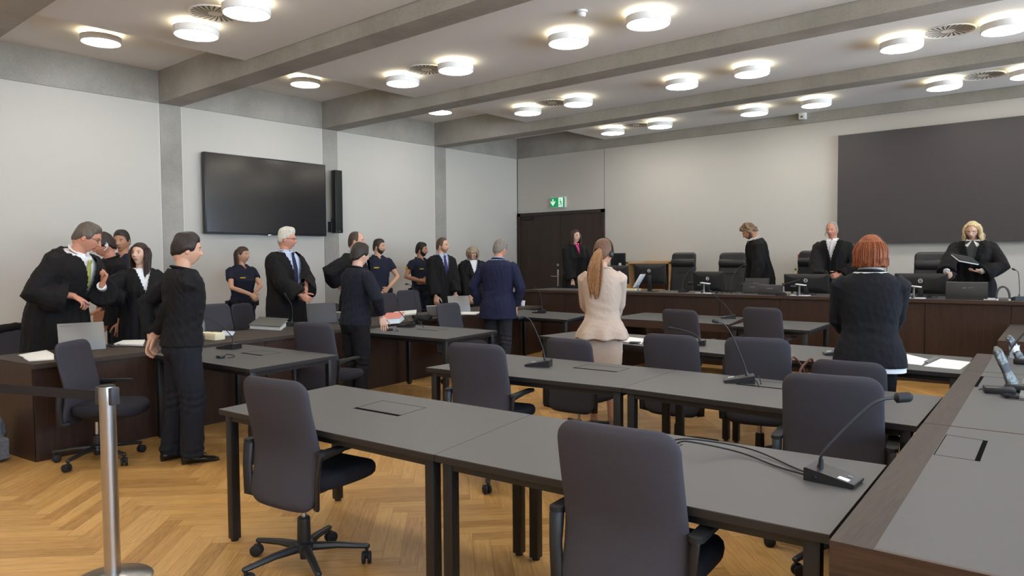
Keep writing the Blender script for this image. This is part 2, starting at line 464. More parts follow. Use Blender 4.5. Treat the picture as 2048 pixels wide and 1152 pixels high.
for j, y, q in ((2, 3.63, 'nearest bay'), (3, 6.47, 'second bay'), (4, 9.15, 'third bay'), (5, 11.72, 'bay by the back wall')):
    for x, sd in ((-6.9, 'left'), (-1.5, 'right')):
        lab = 'white swirl air vent between two lamps in the %s, %s one' % (q, sd)
        if vfirst: vp.location = (x, y, Z_LO - .001); vp['label'] = lab; vfirst = False
        else: dup(vp, lab, (x, y, Z_LO - .001), .3 * j, 'round swirl vents between the ceiling lamps')
t = thing('smoke_detector', 'white smoke detector on the ceiling above the middle lamps', 'smoke detector', at_z(1163, 22, Z_LO))
obj('mounting_ring', G().lathe([(.0005, -.018), (.058, -.018), (.062, 0), (.0005, 0)]), M['white'], t)
obj('sensor_head', G().lathe([(.0005, -.062), (.03, -.06), (.044, -.045), (.044, -.02), (.0005, -.018)]), M['white'], t)
t = thing('motion_sensor', 'small white motion sensor box hanging on the concrete beam of the back wall', 'sensor', at_y(1605, 232, YB - .09))
obj('body', G().rbox((-.055, -.04, -.06), (.055, .06, .07), .006), M['white'], t)
obj('sensor_eye', G().rbox((-.018, -.046, -.03), (.018, -.036, -.005), .003), M['darkgrey'], t)

# emergency exit sign
p = at_y(1118, 405, YB)
t = thing('exit_sign', 'green illuminated exit sign with white arrow and running figure above the door', 'exit sign', (p.x, YB, p.z))
GREEN = glow('exit_sign_green', srgb(20, 150, 84), 1.0); WHITE = glow('exit_sign_white', srgb(225, 255, 240), 1.0)
obj('sign_box', G().rbox((-.205, -.055, -.12), (.205, -.001, .12), .008), M['white'], t)
obj('sign_panel', G().box((-.19, -.060, -.105), (.19, -.054, .105)), GREEN, t, False)
g = G()
arrow = [(-.135, .075), (-.105, .075), (-.105, -.0), (-.06, .04), (-.06, 0), (-.12, -.075), (-.18, 0), (-.18, .04), (-.135, 0)]
Mx = Matrix.Rotation(math.radians(90), 4, 'X')
g.prism(arrow, .0595, .0625, M=Mx)
obj('arrow_symbol', g, WHITE, t, False)
obj('door_symbol', G().box((.03, -.0625, -.10), (.15, -.0595, .10)), WHITE, t, False)
g = G()
for a, b, r in (((.085, .02), (.10, -.02), .014), ((.10, -.02), (.125, -.045), .009), ((.125, -.045), (.105, -.085), .008), ((.10, -.02), (.075, -.055), .009), ((.075, -.055), (.045, -.06), .008), ((.085, .02), (.06, -.005), .007), ((.088, .022), (.12, .01), .007)):
    g.tube([(a[0], -.0635, a[1]), (b[0], -.0635, b[1])], [(r, .001)] * 2 if False else r * .8, 8)
g.ell((.078, -.0635, .05), (.014, .002, .014), 6)
obj('running_figure', g, GREEN, t)

# wall screen, loudspeaker, display wall
y0, y1, z0, z1 = 5.31, 7.47, 1.96, 3.19
t = thing('wall_television', 'large black flat television on the left wall between two concrete columns', 'television', (XL, (y0 + y1) / 2, (z0 + z1) / 2))
hy, hz = (y1 - y0) / 2, (z1 - z0) / 2
obj('casing', G().rbox((.05, -hy, -hz), (.135, hy, hz), .006), M['blackplastic'], t)
obj('screen_panel', G().box((.134, -hy + .022, -hz + .03), (.138, hy - .022, hz - .022)), M['screen'], t, False)
obj('wall_bracket', G().box((.0, -.4, -.25), (.06, .4, .25)), M['blackmetal'], t, False)
obj('brand_mark', G().rbox((.136, -.04, -hz - .012), (.14, .03, -hz + .008), .001), M['steel'], t)
yb = at_x(674, 400, XL + .16)
t = thing('column_loudspeaker', 'tall narrow black column loudspeaker on the concrete column right of the television', 'loudspeaker', (XL + .02, yb.y, 0))
za, zb = at_x(674, 341, XL + .16).z, at_x(674, 466, XL + .16).z
obj('cabinet', G().rbox((.08, -.075, zb), (.20, .075, za), .008), M['blackplastic'], t)
obj('grille', G().rbox((.198, -.066, zb + .06), (.206, .066, za - .01), .002), M['softblack'], t)
obj('wall_bracket', G().rbox((-.01, -.03, zb + .1), (.09, .03, zb + .26), .005).rbox((.0, -.10, zb + .02), (.1, -.06, zb + .2), .005), M['blackmetal'], t)
obj('brand_mark', G().cyl((0, 0, 0), .008, .003, 12, M=Matrix.Translation((.2055, 0, zb + .03)) @ Matrix.Rotation(math.radians(90), 4, 'Y')), M['steel'], t)
t = thing('display_wall', 'huge dark display wall mounted on the back wall behind the judges', 'screen', (-3.645, YB, 1.755))
obj('display_panel', G().box((0, -.10, 0), (3.3, -.04, 1.795)), M['videowall'], t, False)
obj('display_frame', G().box((.05, -.041, .05), (3.25, -.001, 1.745)), M['blackmetal'], t, False)
# ---------------------------------------------------------------- tables
DESK_Z = .74
def lerp(a, b, t): return a + (b - a) * t
def quad_at(P, u, v):
    """point of a four-cornered top: P = near left, near right, far right, far left"""
    return lerp(lerp(P[0], P[1], u), lerp(P[3], P[2], u), v)
def meeting_table(P, label, flap=None, group='black meeting tables'):
    """P: near left, near right, far right, far left corners of the top"""
    P = [Vector((p[0], p[1], 0)) for p in P]
    c = sum(P, Vector()) / 4
    t = thing('meeting_table', label, 'table', (c.x, c.y, 0), 0, group)
    Q = [p - c for p in P]
    ex = (Q[1] - Q[0]).normalized(); ey = (Q[3] - Q[0]).normalized()
    obj('tabletop_edge', G().prism([(q.x, q.y) for q in Q], DESK_Z - .03, DESK_Z - .003), M['edge'], t, False)
    obj('tabletop', G().prism([(q.x, q.y) for q in Q], DESK_Z - .003, DESK_Z), M['lino'], t, False)
    ins = [Q[0] + (ex + ey) * .05, Q[1] + (-ex + ey) * .05, Q[2] + (-ex - ey) * .05, Q[3] + (ex - ey) * .05]
    g = G()
    for i in range(4):
        a, b = ins[i], ins[(i + 1) % 4]
        d = (b - a).normalized(); nrm = Vector((-d.y, d.x, 0)) * .02
        g.prism([tuple((a - nrm)[:2]), tuple((b - nrm)[:2]), tuple((b + nrm)[:2]), tuple((a + nrm)[:2])], DESK_Z - .065, DESK_Z - .03)
    obj('table_frame', g, M['blackmetal'], t, False)
    for p in ins:
        Mx = Matrix.Translation((p.x, p.y, 0)) @ Matrix.Rotation(math.atan2(ex.y, ex.x), 4, 'Z')
        lg = obj('leg', G().rbox((-.025, -.025, .012), (.025, .025, DESK_Z - .03), .004, M=Mx), M['blackmetal'], t)
        obj('foot_glide', G().cyl((p.x, p.y, 0), .02, .013, 16), M['softblack'], lg)
    for (u0, v0, u1, v1) in (flap or []):
        K = [quad_at(Q, u0, v0), quad_at(Q, u1, v0), quad_at(Q, u1, v1), quad_at(Q, u0, v1)]
        cable_flap(t, K, DESK_Z)
    return t
def cable_flap(parent, K, z, slot=.028):
    """flush lid over a cable tray, with an open slot along its near edge"""
    k = [Vector((p[0], p[1], 0)) for p in K]
    def strip(a, b, w_):
        d = (b - a).normalized(); nrm = Vector((-d.y, d.x, 0)) * w_
        return [tuple(a[:2]), tuple(b[:2]), tuple((b + nrm)[:2]), tuple((a + nrm)[:2])]
    g = G().prism(strip(k[0], k[1], slot), z - .002, z + .0008)
    for a, b in ((k[1], k[2]), (k[2], k[3]), (k[3], k[0])): g.prism(strip(a, b, .0035), z - .002, z + .0006)
    obj('cable_flap', g, M['gap'], parent, False)

def px4(*uv): return [at_z(u, v, DESK_Z) for u, v in uv]
# row A, nearest the camera
A0, A1, A2, A3 = at_z(437.5, 818, DESK_Z), at_z(868, 909, DESK_Z), at_z(1062, 829, DESK_Z), at_z(673, 769.5, DESK_Z)
A4, A5 = at_z(1668, 1071, DESK_Z), at_z(1780, 931, DESK_Z)
A4 = A4 - (A4 - A1).normalized() * .012; A5 = A5 - (A5 - A2).normalized() * .012
meeting_table([A0, A1, A2, A3], 'black meeting table nearest the camera, left of the two in the front row', [(.40, .50, .62, .78)])
eps = Vector((.004, 0, 0))
meeting_table([A1 + eps, A4, A5, A2 + eps], 'black front row meeting table with gooseneck microphone, its right end at the wooden desk', [(.36, .56, .53, .84)])
# row B
B0, B1, B2, B3 = px4((852, 735), (1243, 775.5), (1352, 740), (1011, 708))
B4, B5 = px4((1834, 852.3), (1885, 793.4))
meeting_table([B0, B1, B2, B3], 'black meeting table in the second row, left one, beside the woman in beige', [(.57, .62, .80, .86)])
meeting_table([B1 + eps, B4, B5, B2 + eps], 'black meeting table in the second row, right one, reaching the wooden desk', [(.33, .64, .62, .90)])
# row C
C0, C1, C2, C3 = px4((1078, 671.5), (1458, 709.5), (1512, 684), (1158, 662))
C4, C5 = px4((1926, 748), (1946, 715))
meeting_table([C0, C1, C2, C3], 'black meeting table in the third row, left one, with papers beside the beige skirt')
meeting_table([C1 + eps, C4, C5, C2 + eps], 'black meeting table in the third row, right one, papers beside the red-haired woman')
# row D in front of the judges' bench
D0, D1, D2, D3 = px4((1460, 652), (1618, 661), (1662, 646), (1509, 638))
meeting_table([D0, D1, D2, D3], 'small black meeting table by itself close to the judges bench, behind the fourth row chair')
P = px4((1215, 636), (1458, 649), (1490, 634.5), (1290, 625))
t = thing('wooden_side_table', 'dark wooden table with grey top close to the judges bench, microphone on it', 'table', tuple(sum(P, Vector()) / 4 * 1)[:2] + (0,))
c = Vector(t.location); Q = [p - Vector((c.x, c.y, 0)) for p in P]
obj('tabletop', G().prism([(q.x, q.y) for q in Q], DESK_Z - .004, DESK_Z), M['lino'], t, False)
obj('apron', G().prism([(q.x * .997, q.y * .997) for q in Q], DESK_Z - .10, DESK_Z - .004), M['wenge_x'], t, False)
for a, b in ((0, 3), (1, 2)):
    i, j = Q[a] * .985, Q[b] * .985; d = (Q[1] - Q[0]).normalized() * .015
    obj('side_panel', G().prism([tuple((i - d)[:2]), tuple((i + d)[:2]), tuple((j + d)[:2]), tuple((j - d)[:2])], 0, DESK_Z - .10), M['wenge_z'], t, False)
# tables of the three defendants, their left ends against the lawyers' bench
T1 = px4((286, 706), (499, 738.5), (674.5, 710), (466, 686))
def clear_of_bench(P):
    out = list(P)
    for i, j in ((0, 1), (3, 2)):
        p, q = Vector(P[i]), Vector(P[j])
        for k in range(400):
            c = lerp(p, q, k / 400); seg = min(range(3), key=lambda m: abs((LB[m] + LB[m + 1]).y / 2 - c.y) / (LB[m + 1].y - LB[m].y))
            f = LB[seg].x + (c.y - LB[seg].y) / (LB[seg + 1].y - LB[seg].y) * (LB[seg + 1].x - LB[seg].x)
            if c.x > f + .035: break
        out[i] = c
    return out
LB = [Vector((-6.40, 1.81, 0)), Vector((-6.80, 5.06, 0)), Vector((-7.16, 8.05, 0)), Vector((-7.35, 9.42, 0))]
meeting_table(clear_of_bench(T1), 'black defendant table, nearest one, beside the man with hands behind his back', [(.42, .55, .63, .80)], 'tables of the defendants')
T2 = px4((700, 662.5), (892, 678), (994.5, 661), (817, 648.5))
meeting_table(clear_of_bench(T2), 'black defendant table, middle one, touched by the man in the navy jumper', [(.36, .58, .58, .8)], 'tables of the defendants')
T3 = px4((946, 627), (1133, 639.5), (1182, 628.5), (1041, 619))
meeting_table(clear_of_bench(T3), 'black defendant table, farthest one, beside the man in the blue suit', None, 'tables of the defendants')

# ---------------------------------------------------------------- lawyers' bench along the left wall
def bench_segment(a, b, label, joints, z=.765, depth=.86, side=-1, group='lawyers bench units'):
    """wooden bench unit whose front runs from a to b; the seats are on the side given"""
    d = (b - a).normalized(); a = a + d * .012; b = b - d * .012
    t = thing('courtroom_bench', label, 'bench', a, math.atan2(d.y, d.x), group)
    L = (b - a).length; s = 1 if side < 0 else -1           # local x along the front, local y * s towards the seats
    def bx(x0, x1, y0, y1, z0, z1): 
        ya, yb_ = sorted((y0 * s, y1 * s)); return (x0, ya, z0), (x1, yb_, z1)
    obj('desktop', G().box(*bx(0, L, -.022, depth, z - .036, z)), M['wenge_y'], t, False)
    xs = [0] + joints + [L]
    for i, (p, q) in enumerate(zip(xs[:-1], xs[1:])):
        obj('front_panel', G().box(*bx(p + .003, q - .003, 0, .022, .0, z - .036)), M['wenge_z'], t, False)
    obj('plinth_gap', G().box(*bx(.003, L - .003, .004, .018, 0.0, z - .04)), M['gap'], t, False)
    for p in (0, L - .03):
        obj('end_panel', G().box(*bx(p, p + .03, .022, depth - .02, 0, z - .036)), M['wenge_z'], t, False)
    obj('cable_tray', G().box(*bx(.03, L - .03, .022, .16, z - .20, z - .18)), M['blackmetal'], t, False)
    return t
bench_segment(LB[0], LB[1], 'long dark wooden lawyers bench along the left wall, nearest unit with silver laptop and papers', [1.05, 2.15])
bench_segment(LB[1], LB[2], 'long dark wooden lawyers bench along the left wall, middle unit with binders and folded jackets', [1.0, 2.0])
bench_segment(LB[2], LB[3], 'dark wooden lawyers bench along the left wall, short unit ending at the judges bench', [.7])

# ---------------------------------------------------------------- desks on the right, grey tops with a wooden border
def right_desk(P, label, border, flap=None, z=.76, near_panel=True):
    """P: near left, near right, far right, far left"""
    P = [Vector((p[0], p[1], 0)) for p in P]
    c = P[0]
    t = thing('wooden_desk', label, 'desk', c, 0, 'wooden desks on the right')
    Q = [p - c for p in P]
    ex = (Q[1] - Q[0]).normalized(); ey = (Q[3] - Q[0]).normalized()
    xy = lambda L: [tuple(p[:2]) for p in L]
    lip = ey * .035
    obj('wooden_border', G().prism(xy([Q[0], Q[0] + ex * border, Q[3] + ex * border, Q[3]]), z - .09, z + .0006), M['wenge_y'], t, False)
    obj('desktop', G().prism(xy([Q[0] + ex * border + lip * .4, Q[1] + lip * .4, Q[2], Q[3] + ex * border]), z - .09, z), M['lino'], t, False)
    obj('front_lip', G().prism(xy([Q[0] + ex * border, Q[1], Q[1] + lip * .4, Q[0] + ex * border + lip * .4]), z - .09, z + .0006), M['wenge_x'], t, False)
    if near_panel:
        obj('end_panel', G().prism(xy([Q[0], Q[1], Q[1] + lip, Q[0] + lip]), 0, z - .09), M['wenge_z'], t, False)
        obj('end_apron', G().prism(xy([Q[0] - lip * .02, Q[1] - lip * .02, Q[1] + lip * .3, Q[0] + lip * .3]), z - .085, z - .001), M['wenge_x'], t, False)
    obj('side_panel', G().prism(xy([Q[0] + lip * .6 + ex * .02, Q[0] + lip * .6 + ex * .04, Q[3] + ex * .04, Q[3] + ex * .02]), 0, z - .09), M['wenge_z'], t, False)
    for K in (flap or []): cable_flap(t, [k - c for k in K], z, .018)
    return t
RZ = .76
r0, r1, r2, r3 = at_z(1659, 1080.5, RZ), at_z(1846, 846, RZ), at_z(1928, 741, RZ), at_z(1954, 707, RZ)
def right_of(p, d, dy=.03): return Vector((p.x + d, p.y + dy, 0))
u = lambda *q: at_z(*q, RZ)
right_desk([r0, right_of(r0, 1.25, .055), right_of(r1, 1.25, .06), r1], 'wooden desk on the right, nearest the camera, grey top with open cable flap', .112,
           [[u(1958, 925), u(1893, 870), u(1978, 880), u(1978, 880) + (u(1958, 925) - u(1893, 870))]][:0] + [[u(1960, 923), u(1976, 882), u(1892, 869), u(1867, 909)]])
right_desk([r1 + Vector((0, .006, 0)), right_of(r1, 1.25, .066), right_of(r2, 1.25, .06), r2], 'wooden desk on the right, middle one, two handsets leaning on it', .112,
           [[u(1955, 774), u(1968, 753), u(1968, 753) + Vector((.3, .02, 0)), u(1955, 774) + Vector((.3, .02, 0))]], near_panel=False)
right_desk([r2 + Vector((0, .006, 0)), right_of(r2, 1.25, .066), right_of(r3, 1.25, .05), r3], 'short wooden desk on the right, farthest of three, nearest the judges bench', .112, None, near_panel=False)
# clerk's desk joined to the front of the judges' bench
k0, k3 = at_z(1995, 681, RZ), at_z(2023, 646, RZ)
k3 = lerp(k0, k3, (9.985 - k0.y) / (k3.y - k0.y))
right_desk([k0, right_of(k0, 1.4, .08), right_of(k3, 1.4, .10), k3], 'wooden clerk desk at the far right joined to the front of the judges bench', .24)

# ---------------------------------------------------------------- judges' bench on the podium
JZ = 1.02
J0, J1 = Vector((-7.74, 9.50, 0)), Vector((1.4, 10.22, 0))
d = (J1 - J0).normalized()
t = thing('judges_bench', 'long high dark wooden judges bench across the back of the courtroom', 'bench', J0, math.atan2(d.y, d.x))
L = (J1 - J0).length
obj('desktop', G().box((0, .10, JZ - .04), (L, .82, JZ)), M['lino'], t, False)
obj('wooden_border', G().box((-.02, -.03, JZ - .04), (L, .0995, JZ)), M['wenge_x'], t, False)
# joints of the front where the photograph shows them
def on_front(px, py): 
    best = None
    for k in range(0, 2000):
        p = J0 + d * (L * k / 2000); v = Vector((p.x, p.y, .8)) - Vector((0, 0, CAM_H))
        uu = RES[0] / 2 + FPX * v.dot(AXR) / v.dot(AXF)
        if best is None or abs(uu - px) < best[0]: best = (abs(uu - px), L * k / 2000)
    return best[1]
js = [0] + [on_front(q, 0) for q in (1128, 1329, 1440, 1559, 1700, 1850, 2022)] + [L]
for a, b in zip(js[:-1], js[1:]):
    obj('front_panel', G().box((a + .003, 0, .0), (b - .003, .03, JZ - .04)), M['wenge_z'], t, False)
obj('backing', G().box((.003, .01, 0), (L - .003, .027, JZ - .045)), M['gap'], t, False)
obj('end_panel', G().box((0, .03, 0), (.04, .80, JZ - .04)), M['wenge_z'], t, False)
obj('rear_frame', G().box((.04, .70, .28), (L, .73, .5)), M['wenge_z'], t, False)
def on_bench(px, back):
    """point on the judges' bench top seen at column px, a given distance behind its front edge"""
    best = None
    for k in range(0, 3000):
        p = J0 + d * (L * k / 3000) + Vector((-d.y, d.x, 0)) * back
        v = Vector((p.x, p.y, JZ)) - Vector((0, 0, CAM_H)); uu = RES[0] / 2 + FPX * v.dot(AXR) / v.dot(AXF)
        if best is None or abs(uu - px) < best[0]: best = (abs(uu - px), Vector((p.x, p.y, JZ)))
    return best[1]
JD = math.atan2(d.y, d.x)

# light oak cabinet and small screen behind the left part of the judges' bench
p = at_y(1252, 560, YB - .45); q = at_y(1342, 560, YB - .45); ztop = at_y(1300, 524, YB - .45).z
t = thing('oak_cabinet', 'light oak cabinet with open front standing behind the judges bench left of the leather chairs', 'cabinet', (p.x, YB - .45, .28))
wd = q.x - p.x; hh = ztop - .28
obj('carcass', G().box((0, 0, 0), (.04, .42, hh)).box((wd - .05, 0, 0), (wd, .42, hh)).box((0, 0, hh - .035), (wd, .42, hh)).box((0, .02, .62), (wd, .42, .65)).box((.0, .40, 0), (wd, .42, hh)), M['lightoak'], t, False)
obj('back_panel', G().box((.04, .38, .65), (wd - .05, .40, hh - .035)), M['wenge_z'], t, False)
obj('cabinet_door', G().box((.04, .0, .0), (wd / 2 - .004, .02, .62)), M['lightoak'], t, False)
obj('cabinet_door', G().box((wd / 2 + .004, .0, .0), (wd - .05, .02, .62)), M['lightoak'], t, False)
t = thing('flat_folder', 'thin light folder lying on top of the oak cabinet', 'folder', (q.x - .35, YB - .25, ztop))
obj('cover', G().rbox((-.28, -.12, 0), (.28, .14, .018), .003), M['lightoak'], t)
# ---------------------------------------------------------------- swivel chairs
def shell_back(z0, z1, w_bot, w_top, r_top, r_bot, thick, y_of, wrap, n=28, m=14):
    """upholstered back: rounded outline, gently wrapped, soft edges. y_of(z) = centre line"""
    bm = bmesh.new()
    h = z1 - z0
    def half(z):                                   # half width with rounded corners
        k = (z - z0) / h; wv = (w_bot + (w_top - w_bot) * k) / 2
        if z > z1 - r_top: dz = z - (z1 - r_top); wv -= r_top - math.sqrt(max(r_top ** 2 - dz ** 2, 0))
        if z < z0 + r_bot: dz = (z0 + r_bot) - z; wv -= r_bot - math.sqrt(max(r_bot ** 2 - dz ** 2, 0))
        return max(wv, .01)
    zs = sorted(set([z0 + h * k / n for k in range(n + 1)] + [z1 - r_top * (1 - math.sin(math.pi / 2 * k / 6)) for k in range(7)] + [z0 + r_bot * (1 - math.sin(math.pi / 2 * k / 6)) for k in range(7)]))
    rings = []
    for z in zs:
        hw = half(z); end = min((z - z0), (z1 - z)); tk = thick * (.35 + .65 * min(1, end / .03) ** .5)
        ring = []
        for k in range(2 * m):
            a = 2 * math.pi * k / (2 * m)
            ca, sa = math.cos(a), math.sin(a)
            px = math.copysign(abs(ca) ** .55, ca) * hw
            py = math.copysign(abs(sa) ** .75, sa) * tk / 2 - wrap * (px / (w_bot / 2)) ** 2
            ring.append(Vector((px, y_of(z) + py, z)))
        rings.append(ring)
    bm.free()
    return G().loft(rings)
def smoothstep(a, b, x):
    t = min(max((x - a) / (b - a), 0), 1); return t * t * (3 - 2 * t)
def chair_mesh_parts():
    yb = lambda z: .135 + .055 * smoothstep(.60, 1.0, z) - .012 * math.exp(-((z - .60) / .12) ** 2) + .02 * smoothstep(.55, .36, z)
    P = {}
    P['backrest'] = (shell_back(.345, .985, .475, .455, .075, .09, .055, yb, .026), M['fabric'])
    g = G(); rings = []
    for z, k in ((.425, .86), (.432, .93), (.45, .985), (.475, 1.0), (.495, .985), (.508, .94), (.513, .86)):
        ring = []
        for i in range(48):
            a = 2 * math.pi * i / 48; ca, sa = math.cos(a), math.sin(a)
            x = math.copysign(abs(ca) ** .62, ca) * .245 * k; y = math.copysign(abs(sa) ** .62, sa) * .245 * k - .12
            ring.append(Vector((x * (1 + .06 * (-y - .09)), y, z - .02 * smoothstep(-.24, -.37, y) - .012 * math.exp(-(x / .1) ** 2) * (1 if z > .48 else 0))))
        rings.append(ring)
    P['seat'] = (g.loft(rings), M['fabric_dark'])
    P['seat_mechanism'] = (G().loft([[Vector((x * a, y * b + yo - .08, z)) for x, y in rrect(1, 1, .2, 4)] for z, a, b, yo in ((.36, .10, .16, .03), (.385, .15, .28, .02), (.41, .20, .36, .0), (.43, .26, .38, -.01))])
                           .box((-.03, -.02, .385), (.03, .15, .41)).rbox((.10, -.30, .385), (.16, -.20, .405), .006), M['blackplastic'])
    for s in (-1, 1):
        post = G().tube([(s * .20, .10, .375), (s * .248, .135, .38), (s * .254, .135, .52), (s * .258, .12, .622)], [(.016, .028), (.012, .026), (.010, .024), (.012, .028)], 12, up=(1, 0, 0))
        post.tube([(s * .258, .12, .620), (s * .262, -.02, .628)], [(.012, .02), (.012, .012)], 10, up=(1, 0, 0))
        P[('armrest', s)] = (post, M['blackmetal'])
        P[('arm_pad', s)] = (G().loft([[Vector((s * .262 + x, y - .01, z)) for x, y in rrect(.052, .30, .024, 5)] for z in (.628, .632, .642, .646)]), M['softblack'])
    P['gas_column'] = (G().cyl((0, 0, .245), .014, .13, 16, 1).lathe([(.0005, .10), (.028, .10), (.034, .13), (.032, .25), (.026, .255), (.0005, .255)], 20, 0), [M['blackplastic'], M['chrome']])
    g = G().lathe([(.0005, .045), (.022, .045), (.022, .085), (.055, .09), (.05, .125), (.034, .135), (.0005, .135)], 20)
    casters = []
    for k in range(5):
        a = 2 * math.pi * k / 5 + .31
        dx = Vector((math.cos(a), math.sin(a), 0))
        g.tube([dx * .03 + Vector((0, 0, .105)), dx * .16 + Vector((0, 0, .102)), dx * .315 + Vector((0, 0, .084))], [(.024, .027), (.018, .021), (.013, .017)], 8, up=(0, 0, 1))
        g.cyl(tuple(dx * .31 + Vector((0, 0, .055))), .009, .03, 10)
        c = G(); b2 = a + 1.1 + k
        e = Vector((math.cos(b2), math.sin(b2), 0)); R = Matrix.Rotation(b2, 4, 'Z') @ Matrix.Rotation(math.radians(90), 4, 'Y')
        o = dx * .31 + Vector((-math.sin(b2), math.cos(b2), 0)) * .014
        for sgn in (-.024, .006):
            T = Matrix.Translation(o + e * sgn + Vector((0, 0, .031))) @ R
            c.lathe([(.0005, 0), (.026, 0), (.031, .004), (.031, .014), (.026, .018), (.0005, .018)], 18, M=T)
        c.ell(o + Vector((0, 0, .042)), (.016, .016, .018), 6)
        casters.append(c)
    P['star_base'] = (g, M['blackplastic'])
    P['casters'] = casters
    return P
CP = chair_mesh_parts()
CM = {k: mesh_of(k if isinstance(k, str) else k[0], v[0], v[1]) for k, v in CP.items() if k != 'casters'}
CC = [mesh_of('caster', c, M['softblack']) for c in CP['casters']]
def swivel_chair(x, y, face, label, lift=0.0, base_rot=0.0, group='charcoal swivel chairs', z=0.0):
    """face = direction the sitter would look, degrees from +x; lift raises seat and back on the gas column"""
    t = thing('swivel_chair', label, 'chair', (x, y, z), math.radians(face + 90), group)
    def part(name, me, par=t, up=True):
        o = bpy.data.objects.new(name, me); C.objects.link(o); o.parent = par
        if up and par is t: o.location.z = lift
        return o
    part('backrest', CM['backrest']); part('seat', CM['seat']); part('seat_mechanism', CM['seat_mechanism'])
    for s in (-1, 1):
        a = part('armrest', CM[('armrest', s)]); part('arm_pad', CM[('arm_pad', s)], a, False)
    part('gas_column', CM['gas_column'])
    b = part('star_base', CM['star_base'], t, False); b.rotation_euler.z = base_rot
    for me in CC: part('caster', me, b, False)
    return t
def chair_at(u, v, face, label, ztop=.985, base_rot=0.0, z=0.0, **kw):
    """place a chair so that the middle of its top edge shows at pixel u, v; ztop = height of that edge"""
    p = at_z(u, v, ztop + z); f = math.radians(face)
    return swivel_chair(p.x + .19 * math.cos(f), p.y + .19 * math.sin(f), face, label, ztop - .985, base_rot, z=z, **kw)
ch = chair_at
ch(540, 757, 98, 'charcoal swivel chair at the left end of the nearest meeting table, star base in view', .99, 1.05)
ch(1225, 852, 96, 'charcoal swivel chair nearest the camera, seen from behind, at the front row table', 1.0, .3)
ch(1662, 750, 100, 'charcoal swivel chair behind the nearest gooseneck microphone, between the two right tables', .985, .8)
ch(948, 687, 102, 'charcoal swivel chair pushed to the second row table, left of the desk microphone', .985, .5)
ch(1134, 677, 94, 'charcoal swivel chair behind the second row table, directly left of the beige skirt', .875, .2)
ch(1338, 669, 95, 'charcoal swivel chair facing the third row table, just right of the beige woman', .96, .95)
ch(1513, 675, 103, 'charcoal swivel chair facing the third row table, beside the brown handbag', .98, .45)
ch(1695, 722, 93, 'charcoal swivel chair directly behind the red-haired woman', .872, .9)
ch(1357, 619, 86, 'charcoal swivel chair at the wooden side table, left of two near the judges bench', .97, .3)
ch(1522, 615, 88, 'charcoal swivel chair at the small black table, right of two near the judges bench', .985, .7)
ch(622, 645, 106, 'charcoal swivel chair between the first two defendant tables beside the standing man', .985, .4)
pc_ = at_z(196, 921, 0)
swivel_chair(pc_.x, pc_.y, 42, 'charcoal swivel chair at the left edge behind the steel barrier post', -.045, .15)
ch(893, 606, 5, 'charcoal swivel chair turned sideways at the farthest defendant table, left of the blue suit', .985, .4)
# behind the lawyers' bench, seen from the front: middle of the top edge at pixel u, v on the plane x = X
def behind(u, v, X, face, label, rot):
    p = at_x(u, v, X); f = math.radians(face)
    return swivel_chair(p.x + .19 * math.cos(f), p.y + .19 * math.sin(f), face, label, p.z - .985, rot, 'chairs behind the lawyers bench')
behind(425, 608, -8.15, 14, 'charcoal swivel chair behind the lawyers bench, at the left of the policewoman', .2)
behind(480, 607, -9.15, 26, 'charcoal swivel chair behind the lawyers bench, directly in front of the policewoman', .5)
behind(770, 586, -8.75, 8, 'charcoal swivel chair behind the lawyers bench, right of the standing man in black', .5)
behind(814, 580, -9.15, -6, 'charcoal swivel chair behind the lawyers bench, in front of the bearded officer', .3)
far_left_chair = behind(30, 656, -8.85, 10, 'charcoal swivel chair at the far left behind the bench with a black robe over it', .3)
behind(618, 612, -9.3, 6, 'charcoal swivel chair mostly hidden behind the white-haired man', .3)
behind(655, 607, -9.95, 0, 'charcoal swivel chair mostly hidden behind the open grey laptop', .1)

# ---------------------------------------------------------------- judges' leather chairs on the podium
def leather_parts():
    P = {}
    yb = lambda z: .24 + .10 * (z - .5)
    P['backrest'] = (shell_back(.42, 1.22, .50, .47, .07, .06, .09, yb, .03), M['leather'])
    g = G()
    g.tube([(-.205, .235, 1.03), (.205, .235, 1.03)], [(.035, .075)] * 2, 16, up=(0, 1, 0))
    P['head_cushion'] = (g, M['leather'])
    P['seat'] = (G().rbox((-.25, -.26, .40), (.25, .24, .51), .045, 4), M['leather'])
    P['seam'] = (G().tube([(-.11, .20, .86), (.11, .20, .86)], .005, 6), M['softblack'])
    for s in (-1, 1):
        P[('armrest', s)] = (G().tube([(s * .23, .2, .42), (s * .29, .18, .48), (s * .30, .10, .66), (s * .30, -.16, .67)], [(.02, .03)] * 4, 10, up=(0, 0, 1)), M['leather'])
    g = G().cyl((0, 0, .09), .03, .32, 16)
    for k in range(5):
        a = 2 * math.pi * k / 5; dx = Vector((math.cos(a), math.sin(a), 0))
        g.tube([Vector((0, 0, .1)), dx * .31 + Vector((0, 0, .075))], [.026, .018], 8); g.ell(dx * .31 + Vector((0, 0, .032)), (.03, .03, .032), 6)
    P['star_base'] = (g, M['blackplastic'])
    return {k: mesh_of(k if isinstance(k, str) else k[0], v[0], v[1]) for k, v in P.items()}
LP = leather_parts()
def leather_chair(u, v, face, label, y=12.15):
    p = at_y(u, v, y)
    t = thing('leather_office_chair', label, 'chair', (p.x, y - .24, .28), math.radians(face + 90), 'black leather judges chairs')
    dz = p.z - .28 - 1.22
    for k, me in LP.items():
        o = bpy.data.objects.new(k if isinstance(k, str) else k[0], me); C.objects.link(o); o.parent = t
        if k != 'star_base': o.location.z = dz
    return t
leather_chair(1367, 505, -88, 'high black leather chair behind the judges bench, nearest the oak cabinet')
leather_chair(1467, 505, -84, 'high black leather chair behind the judges bench, left of the curly-haired man')
